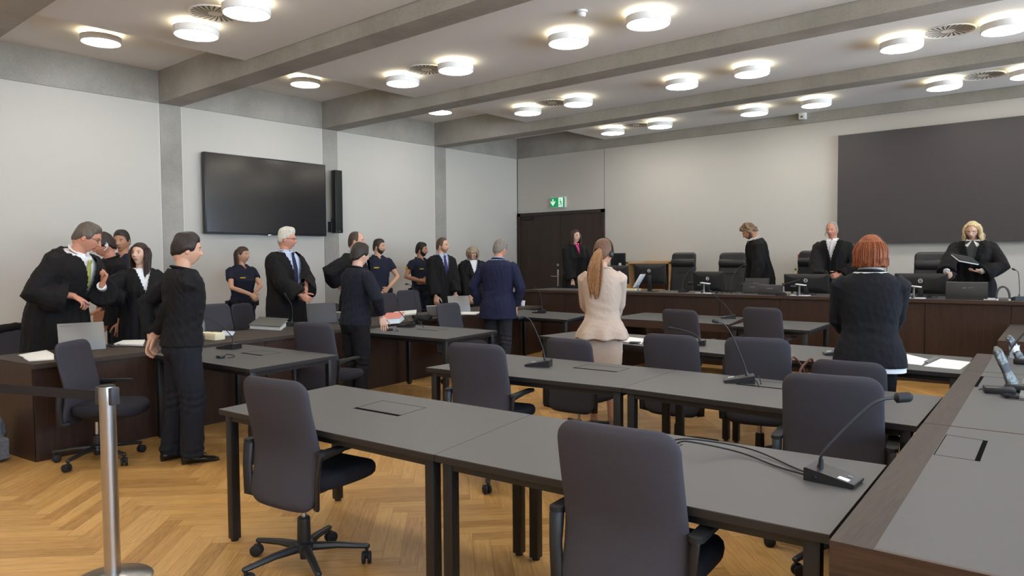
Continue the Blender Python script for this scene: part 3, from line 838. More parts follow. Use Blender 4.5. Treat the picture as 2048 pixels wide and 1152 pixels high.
leather_chair(1622, 501, -95, 'high black leather chair behind the judges bench, half hidden by the older judge')
leather_chair(1872, 504, -80, 'high black leather chair behind the judges bench, beside the blonde judge')
# ---------------------------------------------------------------- people: builders
def V3(*a): return np.array(a, float)
def remesh(g, voxel, smooth=2):
    me = bpy.data.meshes.new('tmp'); me.from_pydata([tuple(map(float, p)) for p in g.v], [], g.f)
    o = bpy.data.objects.new('tmp', me); C.objects.link(o)
    m = o.modifiers.new('r', 'REMESH'); m.mode = 'VOXEL'; m.voxel_size = voxel; m.adaptivity = 0.0
    if smooth:
        s = o.modifiers.new('s', 'SMOOTH'); s.iterations = smooth; s.factor = .5
    dg = bpy.context.evaluated_depsgraph_get()
    m2 = bpy.data.meshes.new_from_object(o.evaluated_get(dg))
    bpy.data.objects.remove(o); bpy.data.meshes.remove(me)
    co = np.empty(len(m2.vertices) * 3); m2.vertices.foreach_get('co', co)
    nl = np.empty(len(m2.vertices) * 3); m2.vertices.foreach_get('normal', nl)
    F = [tuple(p.vertices) for p in m2.polygons]
    bpy.data.meshes.remove(m2)
    return co.reshape(-1, 3), F, nl.reshape(-1, 3)
def folds(co, nl, amp, freq, seed, stretch=.25, n=7):
    """cloth folds: a sum of slanting waves, longer along the drop of the cloth"""
    r = np.random.RandomState(seed); d = np.zeros(len(co))
    for k in range(n):
        v = r.normal(size=3); v[2] *= stretch; v /= np.linalg.norm(v)
        f = freq * r.uniform(.5, 1.6)
        w = np.sin(co @ v * f + r.uniform(0, 6.28) + 1.5 * np.sin(co[:, 2] * 5 + r.uniform(0, 6)))
        d += (1 - np.abs(w)) ** 2 - .3
    return co + nl * (d / n * amp)[:, None]
def sm(a, b, x):
    t = np.clip((x - a) / (b - a), 0, 1); return t * t * (3 - 2 * t)

SKIN = {}
def skin(tone):
    if tone not in SKIN:
        base = {'fair': (214, 172, 150), 'light': (204, 158, 132), 'ruddy': (198, 140, 116), 'tan': (176, 128, 100)}[tone]
        lips = tuple(int(c * k) for c, k in zip(base, (.86, .66, .66)))
        a = plain('skin_' + tone, srgb(*base), .5, var=.05, scale=70, spec=.35)
        a.node_tree.nodes['Principled BSDF'].inputs['Subsurface Weight'].default_value = .08
        a.node_tree.nodes['Principled BSDF'].inputs['Subsurface Radius'].default_value = (.02, .008, .004)
        SKIN[tone] = (a, plain('lips_' + tone, srgb(*lips), .45, var=.05))
    return SKIN[tone]
M['eye_white'] = plain('eye_white', srgb(190, 182, 174), .4, var=.01)
M['iris'] = plain('dark_iris', srgb(44, 34, 28), .2, var=.05)
HAIRM = {}
def hairmat(rgb):
    if rgb not in HAIRM:
        t = NT('hair_%d_%d_%d' % rgb); v = t.coords((130, 130, 7))
        f = t.noise(v, 1.6, 4, .6)
        c = srgb(*rgb)
        t.l(t.ramp(f, [(.30, mul(c, .38)), (.52, c), (.72, mul(c, 1.75))]), t.b.inputs['Base Color'])
        t.rough(.5); t.b.inputs['Specular IOR Level'].default_value = .35; t.bump(f, .5, .004)
        HAIRM[rgb] = t.m
    return HAIRM[rgb]
def cloth(name, rgb, rough=.85, var=.14, bump=.12, scale=300): return plain(name, srgb(*rgb), rough, var=var, scale=scale, bump=bump, spec=.25)
M['robe'] = cloth('black_robe_cloth', (21, 19, 20), .85)
M['velvet'] = cloth('black_velvet_facing', (13, 12, 14), .95)
M['shirt'] = cloth('white_shirt_cloth', (232, 232, 234), .8, .03)
M['shirt_blue'] = cloth('pale_blue_shirt_cloth', (186, 198, 222), .8, .04)
M['uniform'] = cloth('navy_uniform_cloth', (31, 34, 50), .85)
M['belt'] = cloth('black_duty_belt', (14, 14, 16), .6)
M['blacktop'] = cloth('black_jacket_cloth', (19, 18, 21), .85)
M['navytop'] = cloth('dark_navy_jumper', (26, 28, 38), .9)
M['darkjeans'] = cloth('dark_trouser_cloth', (26, 28, 35), .9)
M['bluesuit'] = cloth('blue_suit_cloth', (27, 31, 56), .85)
M['greysuit'] = cloth('dark_grey_trousers', (36, 37, 44), .85)
M['beige'] = cloth('beige_suit_cloth', (188, 168, 152), .85, .07)
M['charcoal_suit'] = cloth('charcoal_suit_cloth', (24, 24, 29), .85)
M['shoe'] = plain('black_shoe_leather', srgb(20, 19, 20), .32, var=.08)
M['pink'] = cloth('pink_blouse_cloth', (196, 70, 120), .8, .06)
M['greyknit'] = cloth('grey_knit', (62, 66, 66), .9)

# ---- head surface as a grid over directions
NA, NB = 96, 72
_az = np.linspace(0, 2 * np.pi, NA, endpoint=False)          # 0 = face, grows towards the person's left
_el = np.linspace(-np.pi / 2 + .02, np.pi / 2 - .02, NB)
def head_surface(sex='m', jaw=1.0):
    az, el = np.meshgrid(_az, _el)
    ce = np.where(el > 0, np.cos(el) ** .78, np.cos(el))
    d = np.stack([ce * np.sin(az), -ce * np.cos(az), np.sin(el)], -1)
    p = d * V3(.076, .098, .118)
    x, y, z = p[..., 0], p[..., 1], p[..., 2]
    front = sm(.02, -.05, y)
    low = sm(.0, -.115, z)
    x = x * (1 - (.30 if sex == 'm' else .38) * low * (.5 + .5 * front) / jaw)
    y = y + .018 * low * sm(-.02, .09, y)                       # nape under the back of the skull
    y = np.where(y < 0, y * (1 - .06 * sm(.02, .06, np.abs(x))), y)
    def g(cx, cz, sx, sz): return np.exp(-((x - cx) / sx) ** 2 - ((z - cz) / sz) ** 2)
    f = sm(-.02, -.06, y)
    prof = np.where(z > -.028, np.exp(-((z + .028) / .036) ** 2), np.exp(-((z + .028) / .009) ** 2))
    out = .026 * prof * np.exp(-(x / (.010 + .006 * np.exp(-((z + .026) / .014) ** 2))) ** 2)
    out += .005 * (g(.028, .030, .022, .010) + g(-.028, .030, .022, .010)) * (1.2 if sex == 'm' else .5)
    out -= .011 * (g(.032, .010, .017, .012) + g(-.032, .010, .017, .012))
    out += .004 * (g(.048, -.022, .02, .02) + g(-.048, -.022, .02, .02))
    out += .006 * g(0, -.058, .022, .007) + .005 * g(0, -.070, .018, .007) - .003 * g(0, -.064, .022, .003) - .004 * g(0, -.083, .02, .008)
    out += .009 * g(0, -.103, .022, .016)
    y = y - out * f
    return np.stack([x, y, z], -1), az, el
def grid_faces():
    F = []
    for b in range(NB - 1):
        for a in range(NA):
            a2 = (a + 1) % NA; F.append((b * NA + a, b * NA + a2, (b + 1) * NA + a2, (b + 1) * NA + a))
    F.append(tuple(reversed(range(NA)))); F.append(tuple(range((NB - 1) * NA, NB * NA)))
    return F
GF = grid_faces()
def vnoise(p, f, seed, n=6):
    r = np.random.RandomState(seed); d = np.zeros(p.shape[:-1])
    for k in range(n):
        v = r.normal(size=3); v /= np.linalg.norm(v)
        d += np.sin((p @ v) * f * r.uniform(.6, 1.7) + r.uniform(0, 6.28))
    return d / n
def shell(P, az, el, mask, thick, seed=1, rough=.25, freq=60):
    """hair or beard: a closed shell that lies over the head where mask is 1 and under the skin where it is 0"""
    n = P / np.linalg.norm(P, axis=-1, keepdims=True)
    t = thick * (1 + rough * vnoise(P, freq, seed)) * mask - .010 * (1 - mask)
    return (P + n * t[..., None]).reshape(-1, 3)
def hairline(az, front=.066, temple=.045, side=-.012, nape=-.085):
    a = np.abs(np.where(az > np.pi, az - 2 * np.pi, az))
    return np.interp(a, [0, .55, .95, 1.2, 1.45, 1.75, 2.2, np.pi], [front, front - .004, temple, side, side - .004, -.015 if nape < -.02 else .0, nape * .75, nape])

HAND_L = .185
def hand(g, W, fdir, pnorm, right, curl=.35, scale=1.0, spread=1.0, thumb_in=0.0):
    """palm, four fingers of different lengths with two bends each, and a thumb from the side of the palm"""
    f = Vector(fdir).normalized(); p = Vector(pnorm); p = (p - f * p.dot(f)).normalized()
    t = f.cross(p) if right else p.cross(f)
    W = Vector(W); k = scale
    def at(a, b, c): return W + (f * a + t * b + p * c) * k
    g.loft([[at(a, wv * math.cos(q) + off, th * math.sin(q)) for q in [2 * math.pi * i / 14 for i in range(14)]] for a, wv, th, off in
            ((-.035, .024, .019, 0), (0, .027, .019, 0), (.03, .037, .018, .002), (.06, .042, .016, .001), (.085, .041, .013, 0), (.094, .036, .009, 0))])
    for b, L, sp, r in ((.032, .070, .10, .0088), (.011, .080, .03, .0092), (-.011, .073, -.04, .0088), (-.031, .057, -.13, .0078)):
        a = at(.082, b, 0); ang = curl * .55; q = a; pts = [a]; 
        for i, s in enumerate((.45, .32, .25)):
            dirv = (f * math.cos(ang) + t * sp * spread * math.cos(ang) + p * math.sin(ang)).normalized()
            q = q + dirv * L * s * k; pts.append(q); ang += curl * (1.0 if i == 0 else .8)
        g.tube(pts, [r * k, r * .97 * k, r * .9 * k, r * .78 * k], 8)
    a = at(.018, .026, .004); c0 = (f * .62 + t * (.72 - thumb_in) + p * (.22 + .3 * thumb_in)).normalized()
    b1 = a + c0 * .042 * k; b2 = b1 + (c0 + f * .35 - t * .25).normalized() * .034 * k; b3 = b2 + (c0 + f * .55 - t * .45).normalized() * .026 * k
    g.tube([a, b1, b2, b3], [.014 * k, .0115 * k, .0105 * k, .0085 * k], 8)

class Person:
    """local frame: the person faces -y, their left is +x; z up from the soles. Built for 1.75 m and scaled"""
    def __init__(s, label, pos, face, height, lean=0, side=0, sex='m', w=1.0, girth=1.0, tone='light', name='person', group=None):
        s.k = height / 1.75; s.w = w; s.gi = girth; s.sex = sex; s.tone = tone
        s.lean = math.radians(lean); s.side = math.radians(side)
        s.root = thing('person', label, 'person', pos, math.radians(face + 90), group)
        s.arms = {}; s.seed = abs(hash(label)) % 10007 if False else sum(ord(c) * (i + 1) for i, c in enumerate(label)) % 10007
    # torso bends forward about the hips
    def bend(s, p):
        p = np.asarray(p, float); one = p.ndim == 1; p = np.atleast_2d(p).copy()
        t = sm(.86, 1.22, p[:, 2]); a = s.lean * t; b = s.side * t
        y, z = p[:, 1].copy(), p[:, 2] - .94
        p[:, 1] = y * np.cos(a) - z * np.sin(a); z2 = y * np.sin(a) + z * np.cos(a)
        x = p[:, 0].copy(); p[:, 0] = x * np.cos(b) + z2 * np.sin(b); p[:, 2] = .94 + z2 * np.cos(b) - x * np.sin(b)
        return p[0] if one else p
    def unbend(s, p):
        q = p.copy()
        for _ in range(6): q = q - (s.bend(q) - p)
        return q
    TORSO = ((.84, .170, .125, .005), (.92, .168, .122, .005), (1.00, .152, .112, .0), (1.08, .146, .108, -.003), (1.18, .158, .115, -.004), (1.28, .172, .122, -.002), (1.36, .180, .118, .006), (1.415, .178, .105, .012), (1.455, .140, .088, .016), (1.485, .088, .072, .016), (1.51, .064, .066, .012))
    def ring(s, z, off=0.0, flare=0.0, n=36, zs=None):
        T = np.array(s.TORSO); rx = np.interp(z, T[:, 0], T[:, 1]) * s.w; ry = np.interp(z, T[:, 0], T[:, 2]) * s.gi; yo = np.interp(z, T[:, 0], T[:, 3])
        if s.sex == 'f':
            rx *= np.interp(z, [.9, 1.08, 1.25, 1.42], [1.04, .90, .93, .93]); 
            ry += .016 * math.exp(-((z - 1.26) / .06) ** 2); yo -= .012 * math.exp(-((z - 1.26) / .06) ** 2)
        a = np.linspace(0, 2 * np.pi, n, endpoint=False); ca, sa = np.cos(a), np.sin(a)
        x = np.sign(ca) * np.abs(ca) ** .85 * (rx + off + flare); y = np.sign(sa) * np.abs(sa) ** .9 * (ry + off + flare) + yo
        return np.stack([x, y, np.full(n, z if zs is None else zs)], -1)
    def front_y(s, z, off=0.0):
        return s.ring(z, off)[:, 1].min()
    def torso(s, g, z0, z1, off, flares=None, extra=None):
        zs = [z0] + [z for z in np.arange(.86, 1.50, .04) if z0 + .015 < z < z1 - .015] + [z1]
        rings = [s.bend(s.ring(z, off, np.interp(z, *flares) if flares else 0)) for z in zs]
        if extra: rings = extra + rings
        g.loft([list(map(Vector, r)) for r in rings])
    def shoulder(s, sd): return s.bend(V3(sd * .172 * s.w * (.94 if s.sex == 'f' else 1), .012, 1.405))
    def solve_arm(s, sd, W, hint):
        S0 = s.shoulder(sd); W = V3(*W); L1, L2 = .295, .265
        d = W - S0; D = np.linalg.norm(d)
        if D > .995 * (L1 + L2): W = S0 + d * (.995 * (L1 + L2) / D); d = W - S0; D = np.linalg.norm(d)
        a = (L1 ** 2 - L2 ** 2 + D ** 2) / (2 * D); h = math.sqrt(max(L1 ** 2 - a ** 2, 1e-6))
        u = d / D; hv = V3(*hint); hv = hv - u * (hv @ u); hv /= np.linalg.norm(hv) + 1e-9
        return S0, S0 + u * a + hv * h, W
    def arm(s, sd, W, hint=(0, .6, -.4), fdir=None, palm=None, curl=.4, **kw):
        """sd = 1 left, -1 right; W wrist"""
        hint = (hint[0] + sd * .5, hint[1], hint[2]) if len(hint) == 3 else hint[:3]
        S0, E, W = s.solve_arm(sd, W, hint)
        fd = Vector(W - E).normalized() if fdir is None else Vector(fdir).normalized()
        pn = Vector((-sd, 0, 0)) if palm is None else Vector(palm)
        s.arms[sd] = dict(S=S0, E=E, W=W, f=fd, p=pn, curl=curl, kw=kw)
    def relaxed(s, sd, out=.05, fwd=.04):
        s.arm(sd, (sd * (.20 * s.w + out), -fwd, .80), (0, .5, 0), (sd * .05, -.12, -1), (-sd, .1, 0), .5)
    # ---- body: head with face, neck, core, arms and hands as one mesh
    def body(s, head=(0, 0, 0), jaw=1.0, eyes=True, legs=False, hair_rgb=(40, 30, 26), brow=True, hands=(1, -1), ears=True, bare_arm=False):
        yaw, pitch, tilt = [math.radians(a) for a in head]
        nb = s.bend(V3(0, .012, 1.49))
        R = Matrix.Rotation(s.side * .6, 3, 'Y') @ Matrix.Rotation(s.lean * .55, 3, 'X') @ Matrix.Rotation(yaw, 3, 'Z') @ Matrix.Rotation(pitch, 3, 'X') @ Matrix.Rotation(tilt, 3, 'Y')
        up = s.bend(V3(0, .012, 1.52)) - nb; up = Vector(up).normalized()
        R0 = np.array(R)
        cen = Vector(nb) + up * .055 + Vector(R0 @ V3(0, -.022, .092))
        s.HR, s.HC = R0, np.array(cen)
        P, az, el = head_surface(s.sex, jaw); s.P, s.az, s.el = P, az, el
        g = G(); g.add((P.reshape(-1, 3) @ R0.T + s.HC), GF)
        Mx = R.to_4x4()
        if ears:
            for sd in (1, -1):
                e = Matrix.Rotation(sd * .35, 3, 'Z')
                g.ell(s.HC + R0 @ V3(sd * .077, .012, -.006), (.008, .019, .031), 10, M=(R @ e).to_4x4().to_3x3())
        nk = .056 if s.sex == 'm' else .047
        g.tube([Vector(nb) - up * .06, Vector(nb) + up * .02, cen + Vector(R0 @ V3(0, .022, -.06))], [nk * 1.15, nk, nk * .98], 20, round_ends=False)
        co, F, nl = remesh(g, .0042, 2)
        # arms and core
        g = G(); s.torso(g, .86, 1.50, -.022)
        for sd, A in s.arms.items():
            r = 1.0 if s.sex == 'm' else .85; q = 1.0 if bare_arm else .62
            g.tube([A['S'], (A['S'] + A['E']) / 2, A['E'], A['E'] * .55 + A['W'] * .45, A['W']], [.045 * r * q, .046 * r * q, .040 * r * q, .040 * r * (q + 1) / 2, .027 * r], 14)
        for sd in (1, -1):
            hip = V3(sd * .085, 0, .90); kn = V3(sd * .085, -.02, .48); an = V3(sd * .085, .02, .08)
            rr = 1.0 if legs else .8
            g.tube([hip, (hip + kn) / 2, kn, kn * .6 + an * .4, an], [.085 * rr, .068 * rr, .050 * rr, .053 * rr, .034 * rr], 16)
            if legs: g.tube([an, V3(sd * .085, -.10, .035)], [.034, .028], 12)
        co2, F2, _ = remesh(g, .010 if bare_arm or legs else .016, 3)
        allv, allf, mi = [co, co2], [F, F2], []
        for sd, A in s.arms.items():
            if sd not in hands: continue
            h = G(); hand(h, A['W'] + np.array(A['f']) * .02, A['f'], A['p'], sd == -1, A['curl'], 1.0 if s.sex == 'm' else .9, **A['kw'])
            h.tube([A['W'] * .8 + A['E'] * .2, A['W'] + np.array(A['f']) * .02], [.028, .026], 12)
            c3, F3, _ = remesh(h, .0032, 1); allv.append(c3); allf.append(F3)
        out = G()
        for c_, f_ in zip(allv, allf): out.add(c_ * s.k, f_)
        # lips as a material region of the face
        loc = (co - s.HC) @ R0
        lip = (np.abs(loc[:, 0]) < .024 - .9 * np.abs(loc[:, 2] + .0635) ** 1.0 * .6) & (np.abs(loc[:, 2] + .0635) < .0095) & (loc[:, 1] < -.06)
        for i, f in enumerate(F):
            if all(lip[j] for j in f): out.m[i] = 1
        if eyes:
            for sd in (1, -1):
                c = V3(sd * .032, -.0765, .008)
                q = G().ell((0, 0, 0), (.0118, .0100, .0072), 8)
                out.add((np.array([tuple(v) for v in q.v]) + c) @ R0.T * s.k + s.HC * s.k, q.f, 2)
                q = G().ell((0, 0, 0), (.0062, .004, .0066), 6)
                out.add((np.array([tuple(v) for v in q.v]) + c + V3(0, -.0078, 0)) @ R0.T * s.k + s.HC * s.k, q.f, 3)
                if brow:
                    q = G().tube([(sd * .014, -.0905, .026), (sd * .030, -.090, .0315), (sd * .046, -.080, .027)], [(.0028, .004), (.003, .0045), (.002, .003)], 8, round_ends=True)
                    out.add(np.array([tuple(v) for v in q.v]) @ R0.T * s.k + s.HC * s.k, q.f, 4)
        mats = [skin(s.tone)[0], skin(s.tone)[1], M['eye_white'], M['iris'], hairmat(hair_rgb)]
        s.hair_rgb = hair_rgb
        return obj('body', out, mats, s.root, True, 80)
    def hp(s, p):                                   # head-local to person-local, scaled
        return (np.asarray(p, float) @ s.HR.T + s.HC) * s.k
    def part(s, name, co, F, mat, mi=None, par=None, angle=80):
        g = G().add(co * s.k, F)
        if mi is not None: g.m = list(mi)
        return obj(name, g, mat, par or s.root, True, angle)
    def head_part(s, name, g, mat, par=None):
        q = G().add(s.hp(np.array([tuple(v) for v in g.v])), g.f); q.m = g.m
        return obj(name, q, mat, par or s.root, True, 60)
    # ---- hair
    def short_hair(s, thick=.014, rgb=None, rough=.25, freq=70, name='hair', crown=.006, **hl):
        P, az, el = s.P, s.az, s.el; z = P[..., 2]
        H = hairline(az, **hl); H = H + .004 * vnoise(P, 90, s.seed)
        mask = sm(-.006, .012, z - H)
        t = (thick + crown * sm(.03, .1, z)) * (.30 + .70 * sm(.0, .035, z - H))
        co = shell(P, az, el, mask, t, s.seed, rough, freq)
        return s.head_part(name, G().add(co, GF), hairmat(rgb or s.hair_rgb))
    def curly_hair(s, rgb=None, n=150, **hl):
        P, az, el = s.P, s.az, s.el; z = P[..., 2]; H = hairline(az, **hl)
        mask = sm(-.006, .012, z - H); g = G().add(shell(P, az, el, mask, .012, s.seed), GF)
        r = random.Random(s.seed); idx = [(i, j) for i in range(NB) for j in range(NA) if mask[i, j] > .9]
        for _ in range(n):
            i, j = r.choice(idx); p = P[i, j]; d = p / np.linalg.norm(p)
            if r.random() > math.cos(float(el[i, j])) + .15: continue
            k = r.uniform(.010, .017); g.ell(tuple(p * 1.0 + d * r.uniform(.010, .026)), (k, k, k * r.uniform(.7, 1.3)), 6)
        co, F, nl = remesh(g, .0045, 1); co = folds(co, nl, .004, 300, s.seed, 1.0, 6)
        return s.head_part('hair', G().add(co, F), hairmat(rgb or s.hair_rgb))
    def beard(s, thick=.004, rgb=None, full=True):
        P, az, el = s.P, s.az, s.el; z = P[..., 2]; a = np.abs(np.where(az > np.pi, az - 2 * np.pi, az))
        top = np.interp(a, [0, .25, .38, .6, 1.0, 1.35, 1.6], [-.040, -.040, -.052, -.06, -.045, -.0, -.0])
        mask = sm(.006, -.006, z - top) * sm(1.7, 1.45, a) * sm(-.125, -.112, z)
        mouth = np.exp(-(P[..., 0] / .020) ** 4 - ((z + .064) / .007) ** 4)
        mask = mask * (1 - mouth)
        co = shell(P, az, el, mask, thick, s.seed + 3, .3, 110)
        return s.head_part('beard', G().add(co, GF), hairmat(rgb or s.hair_rgb))
    def long_hair(s, length=.30, rgb=None, part=0.0, curl=0.0, n=46, amin=62, tuck=.0, thick=.012, front_fall=0.0, bob=False, end_w=1.0, hl=None):
        """cap plus a curtain of locks hanging from the sides and back"""
        P, az, el = s.P, s.az, s.el; z = P[..., 2]
        H = hairline(az, **(hl or dict(front=.070, temple=.042, side=-.06, nape=-.10)))
        mask = sm(-.006, .010, z - H)
        g = G().add(shell(P, az, el, mask, thick * (1 - .35 * sm(.05, .11, z)) + .004 * sm(.02, .1, z), s.seed, .12, 50), GF)
        r = random.Random(s.seed)
        for i in range(n):
            a = math.radians(amin + (360 - 2 * amin) * (i + .5) / n) + r.uniform(-.04, .04)
            ca, sa = math.sin(a), -math.cos(a)
            rx, ry = .082 + thick, .100 + thick
            L = length * r.uniform(.86, 1.06)
            pts = [Vector((ca * rx * .80, sa * ry * .80, .070)), Vector((ca * rx, sa * ry, .02)), Vector((ca * (rx + .004), sa * (ry + .002), -.03))]
            for q in (.33, .66, 1.0):
                k = 1 + .03 * q if bob else 1 - tuck * q
                wob = curl * math.sin(q * 9 + i * 1.7)
                pts.append(Vector((ca * (rx * k * end_w + wob), sa * (ry * k - .01 * q * (0 if bob else 1)) + wob * .5 + (0 if bob else .012 * q), -.03 - (L) * q)))
            rr = [.012, .014, .014, .013, .012, .006 if not bob else .009]
            g.tube(bez(pts, 3), [rr[min(int(j / 3), 5)] for j in range(len(bez(pts, 3)))], 8)
        co, F, nl = remesh(g, .0048, 1)
        co = folds(co, nl, .0065, 210, s.seed, .07, 6)
        out = G().add(co, F)
        for i in range(70):                             # single loose locks over the surface
            a = math.radians(amin + (360 - 2 * amin) * r.random()); ca, sa = math.sin(a), -math.cos(a); k = r.uniform(1.0, 1.07)
            rx, ry = (.082 + thick + .010) * k, (.100 + thick + .010) * k; L = length * r.uniform(.7, 1.12); tk = (0 if bob else tuck)
            pts = [Vector((ca * rx * .80, sa * ry * .80, .074)), Vector((ca * rx, sa * ry, .02)), Vector((ca * rx, sa * ry, -.03))]
            for q in (.5, 1.0):
                wob = curl * 1.3 * math.sin(q * 7 + i); e = 1 + (.05 * q if bob else -tk * q)
                pts.append(Vector((ca * (rx * e * end_w + wob), sa * ry * e + wob + (0 if bob else .012 * q), -.03 - L * q)))
            out.tube(bez(pts, 3), [.0030] * 9 + [.0028, .0022, .0016, .0010], 5, round_ends=False)
        return s.head_part('hair', out, hairmat(rgb or s.hair_rgb))
    def glasses(s, mat, w=.0018, rim=.021):
        g = G()
        for sd in (1, -1):
            g.tube([(sd * .032 + rim * math.cos(a), -.0995 + .006 * abs(math.cos(a)), .006 + rim * .82 * math.sin(a)) for a in [2 * math.pi * i / 18 for i in range(19)]], w, 6, round_ends=False)
            g.tube([(sd * .053, -.095, .010), (sd * .073, -.075, .012), (sd * .083, .01, .010), (sd * .084, .03, -.006)], w * 1.1, 6)
        g.tube([(-.011, -.101, .010), (0, -.103, .012), (.011, -.101, .010)], w, 6)
        return s.head_part('glasses', g, mat)
    # ---- clothes
    def sleeve(s, g, sd, r0, r1, r2, upto=1.0, droop=0.0, start=.0):
        A = s.arms[sd]; S0, E, W = A['S'], A['E'], A['W']
        top = S0 + s.bend(V3(-sd * .03, 0, 1.43)) * 0 + V3(-sd * .035, 0, .012)
        if upto <= .5:
            e = S0 + (E - S0) * (upto / .5); g.tube([top, S0 + V3(0, 0, -.01), (S0 + e) / 2, e], [r0 * .9, r0, (r0 + r1) / 2, r1], 18, round_ends=False); return
        w2 = E + (W - E) * ((upto - .5) / .5)
        D = V3(0, 0, -droop)
        pts = [top, S0 + V3(0, 0, -.008), (S0 + E) / 2 + D * .2, E + D * .35, (E + w2) / 2 + D * .6, w2 + D * .8]
        g.tube(pts, [r0 * .88, r0, (r0 + r1) / 2, r1, (r1 + r2) / 2, r2], 20, round_ends=False)
    def vcut(s, co, F, zv, vw, zt=1.50, face=-1, back=False):
        """drop the faces inside a V neckline on the front; returns kept faces and distance to the V edge"""
        q = s.unbend(co); t = np.clip((q[:, 2] - zv) / (zt - zv), 0, 1.0)
        half = vw * t
        ins = (q[:, 2] > zv) & (np.abs(q[:, 0]) < half) & (q[:, 1] < -.005) & (np.abs(q[:, 0]) < .13)
        dist = np.where(q[:, 1] < .03, np.abs(q[:, 0]) - half, 9.0)
        keep = [f for f in F if not all(ins[i] for i in f)]
        return keep, dist, q
    def robe(s, hem=.24, zv=1.16, vw=.105, flare=.10, off=.034, cuff=.105, velvet=False, mat=None, droop=.05, amp=.020, sleeves=(1, -1), collar=True, upto=.93):
        g = G()
        low = [(hem, .80), (.5, .55), (.7, .30)]
        extra = [s.ring(.86, off, flare * k, zs=z) for z, k in low]
        s.torso(g, .86, 1.492, off, ([.86, 1.15, 1.3], [flare * .22, .012, .008]), extra)
        for sd in sleeves: s.sleeve(g, sd, .088, .098, cuff, upto, droop)
        co, F, nl = remesh(g, .0105, 3)
        q = s.unbend(co)
        am = amp * (.35 + .65 * sm(1.40, 1.0, q[:, 2]))
        r = np.random.RandomState(s.seed); d = np.zeros(len(co))
        th = np.arctan2(q[:, 1], q[:, 0])
        for n_ in (9, 13, 17): d += np.cos(n_ * th + r.uniform(0, 6) + 2 * np.sin(q[:, 2] * 3 + r.uniform(0, 6)))
        co = co + nl * (d / 3 * am * .6)[:, None]
        co = folds(co, nl, .014, 42, s.seed, .35, 6)
        mi = None
        if zv:
            F, dist, q = s.vcut(co, F, zv, vw)
        mats = mat or M['robe']
        if velvet:
            band = (dist > -.02) & (dist < .075) & (q[:, 2] > .86)
            mi = [1 if sum(band[i] for i in f) * 2 > len(f) else 0 for f in F]; mats = [mats, M['velvet']]
        lg = G()
        for sd in (1, -1): lg.tube([(sd * .085, .0, .60), (sd * .088, .0, .40), (sd * .09, .03, .055)], [.075, .068, .062], 16)
        s.part('trousers', np.array([tuple(v) for v in lg.v]), lg.f, M['greysuit'])
        for sd in (1, -1): s.shoe(V3(sd * .09, .03, 0), sd * 8, M['shoe'])
        return s.part('robe', co, F, mats, mi)
    def jacket(s, mat, hem=.80, flare=.03, zv=1.12, vw=.07, off=.022, cuff=.042, arm=(.072, .058), upto=.97, name='jacket', amp=.010, collar=True, back_vent=False, peplum=0.0):
        g = G()
        if hem < .86:
            ex = [s.ring(.86, off, flare + peplum * 1.0, zs=hem)]
            if peplum: ex = [s.ring(.86, off, .055, zs=hem), s.ring(.90, off, .035, zs=hem + .07)]
            s.torso(g, .90 if not peplum else 1.02, 1.49, off, ([.86, 1.1], [flare * .5, 0]), ex)
        else: s.torso(g, hem, 1.49, off)
        for sd in s.arms: s.sleeve(g, sd, arm[0], arm[1], cuff, upto)
        co, F, nl = remesh(g, .009, 3)
        q = s.unbend(co)
        wst = np.exp(-((q[:, 2] - 1.06) / .10) ** 2)
        ph = np.sin(q[:, 2] * 64 + 3.0 * np.sin(q[:, 0] * 9 + s.seed) + 2 * q[:, 1] * 14)
        co = co + nl * ((.0024 * wst * ph))[:, None]
        if peplum:
            th = np.arctan2(q[:, 1], q[:, 0]); co = co + nl * (.014 * np.cos(7 * th) * sm(1.0, hem, q[:, 2]) * (np.abs(q[:, 0]) < .26))[:, None]
        co = folds(co, nl, amp, 55, s.seed, .5, 7)
        if zv: F, dist, q = s.vcut(co, F, zv, vw)
        o = s.part(name, co, F, mat)
        if collar:
            g = G(); rings = []
            for i in range(25):
                a = math.radians(-60 + 300 * i / 24) 
                c, d_ = math.cos(a), math.sin(a)
                rings.append((c, d_))
            pts = [Vector(s.bend(V3(c * .078, d_ * .070 + .016, 1.492 + .012 * d_))) for c, d_ in rings]
            g.tube(pts, [(.012, .022)] * len(pts), 8, up=(0, 0, 1))
            s.part('collar', np.array([tuple(v) for v in g.v]), g.f, mat, par=o)
        return o
    def shirt(s, mat, z0=1.0, collar=True, off=.012, tie=None, cuffs=(), open_neck=0.0):
        g = G(); s.torso(g, z0, 1.495, off); co, F, nl = remesh(g, .012, 2)
        o = s.part('shirt', co, F, mat)
        if collar:
            g = G(); pts = []
            for i in range(23):
                a = math.radians(-62 + 304 * i / 22); c, d_ = math.cos(a), math.sin(a)
                pts.append(Vector(s.bend(V3(c * .066, d_ * .064 + .012, 1.512 + .012 * d_))))
            g.tube(pts, [(.008, .021)] * len(pts), 8, up=(0, 0, 1))
            for sd in (1, -1):
                A = [(sd * .010, -.058, 1.512), (sd * .060, -.030, 1.520), (sd * .072, -.058, 1.462), (sd * .026, -.088, 1.448)]
                B = [(x, y - .010, z) for x, y, z in A]
                A, B = [list(map(Vector, s.bend(np.array(k)))) for k in (A, B)]
                g.loft([A, B] if sd > 0 else [B, A])
            s.part('shirt_collar', np.array([tuple(v) for v in g.v]), g.f, mat, par=o)
        if cuffs:
            for sd in cuffs:
                A = s.arms[sd]; u = (A['W'] - A['E']) / np.linalg.norm(A['W'] - A['E'])
                g = G().tube([A['W'] - u * .05, A['W'] + u * .008], [.037, .036], 16, round_ends=False)
                s.part('shirt_cuff', np.array([tuple(v) for v in g.v]), g.f, mat, par=o)
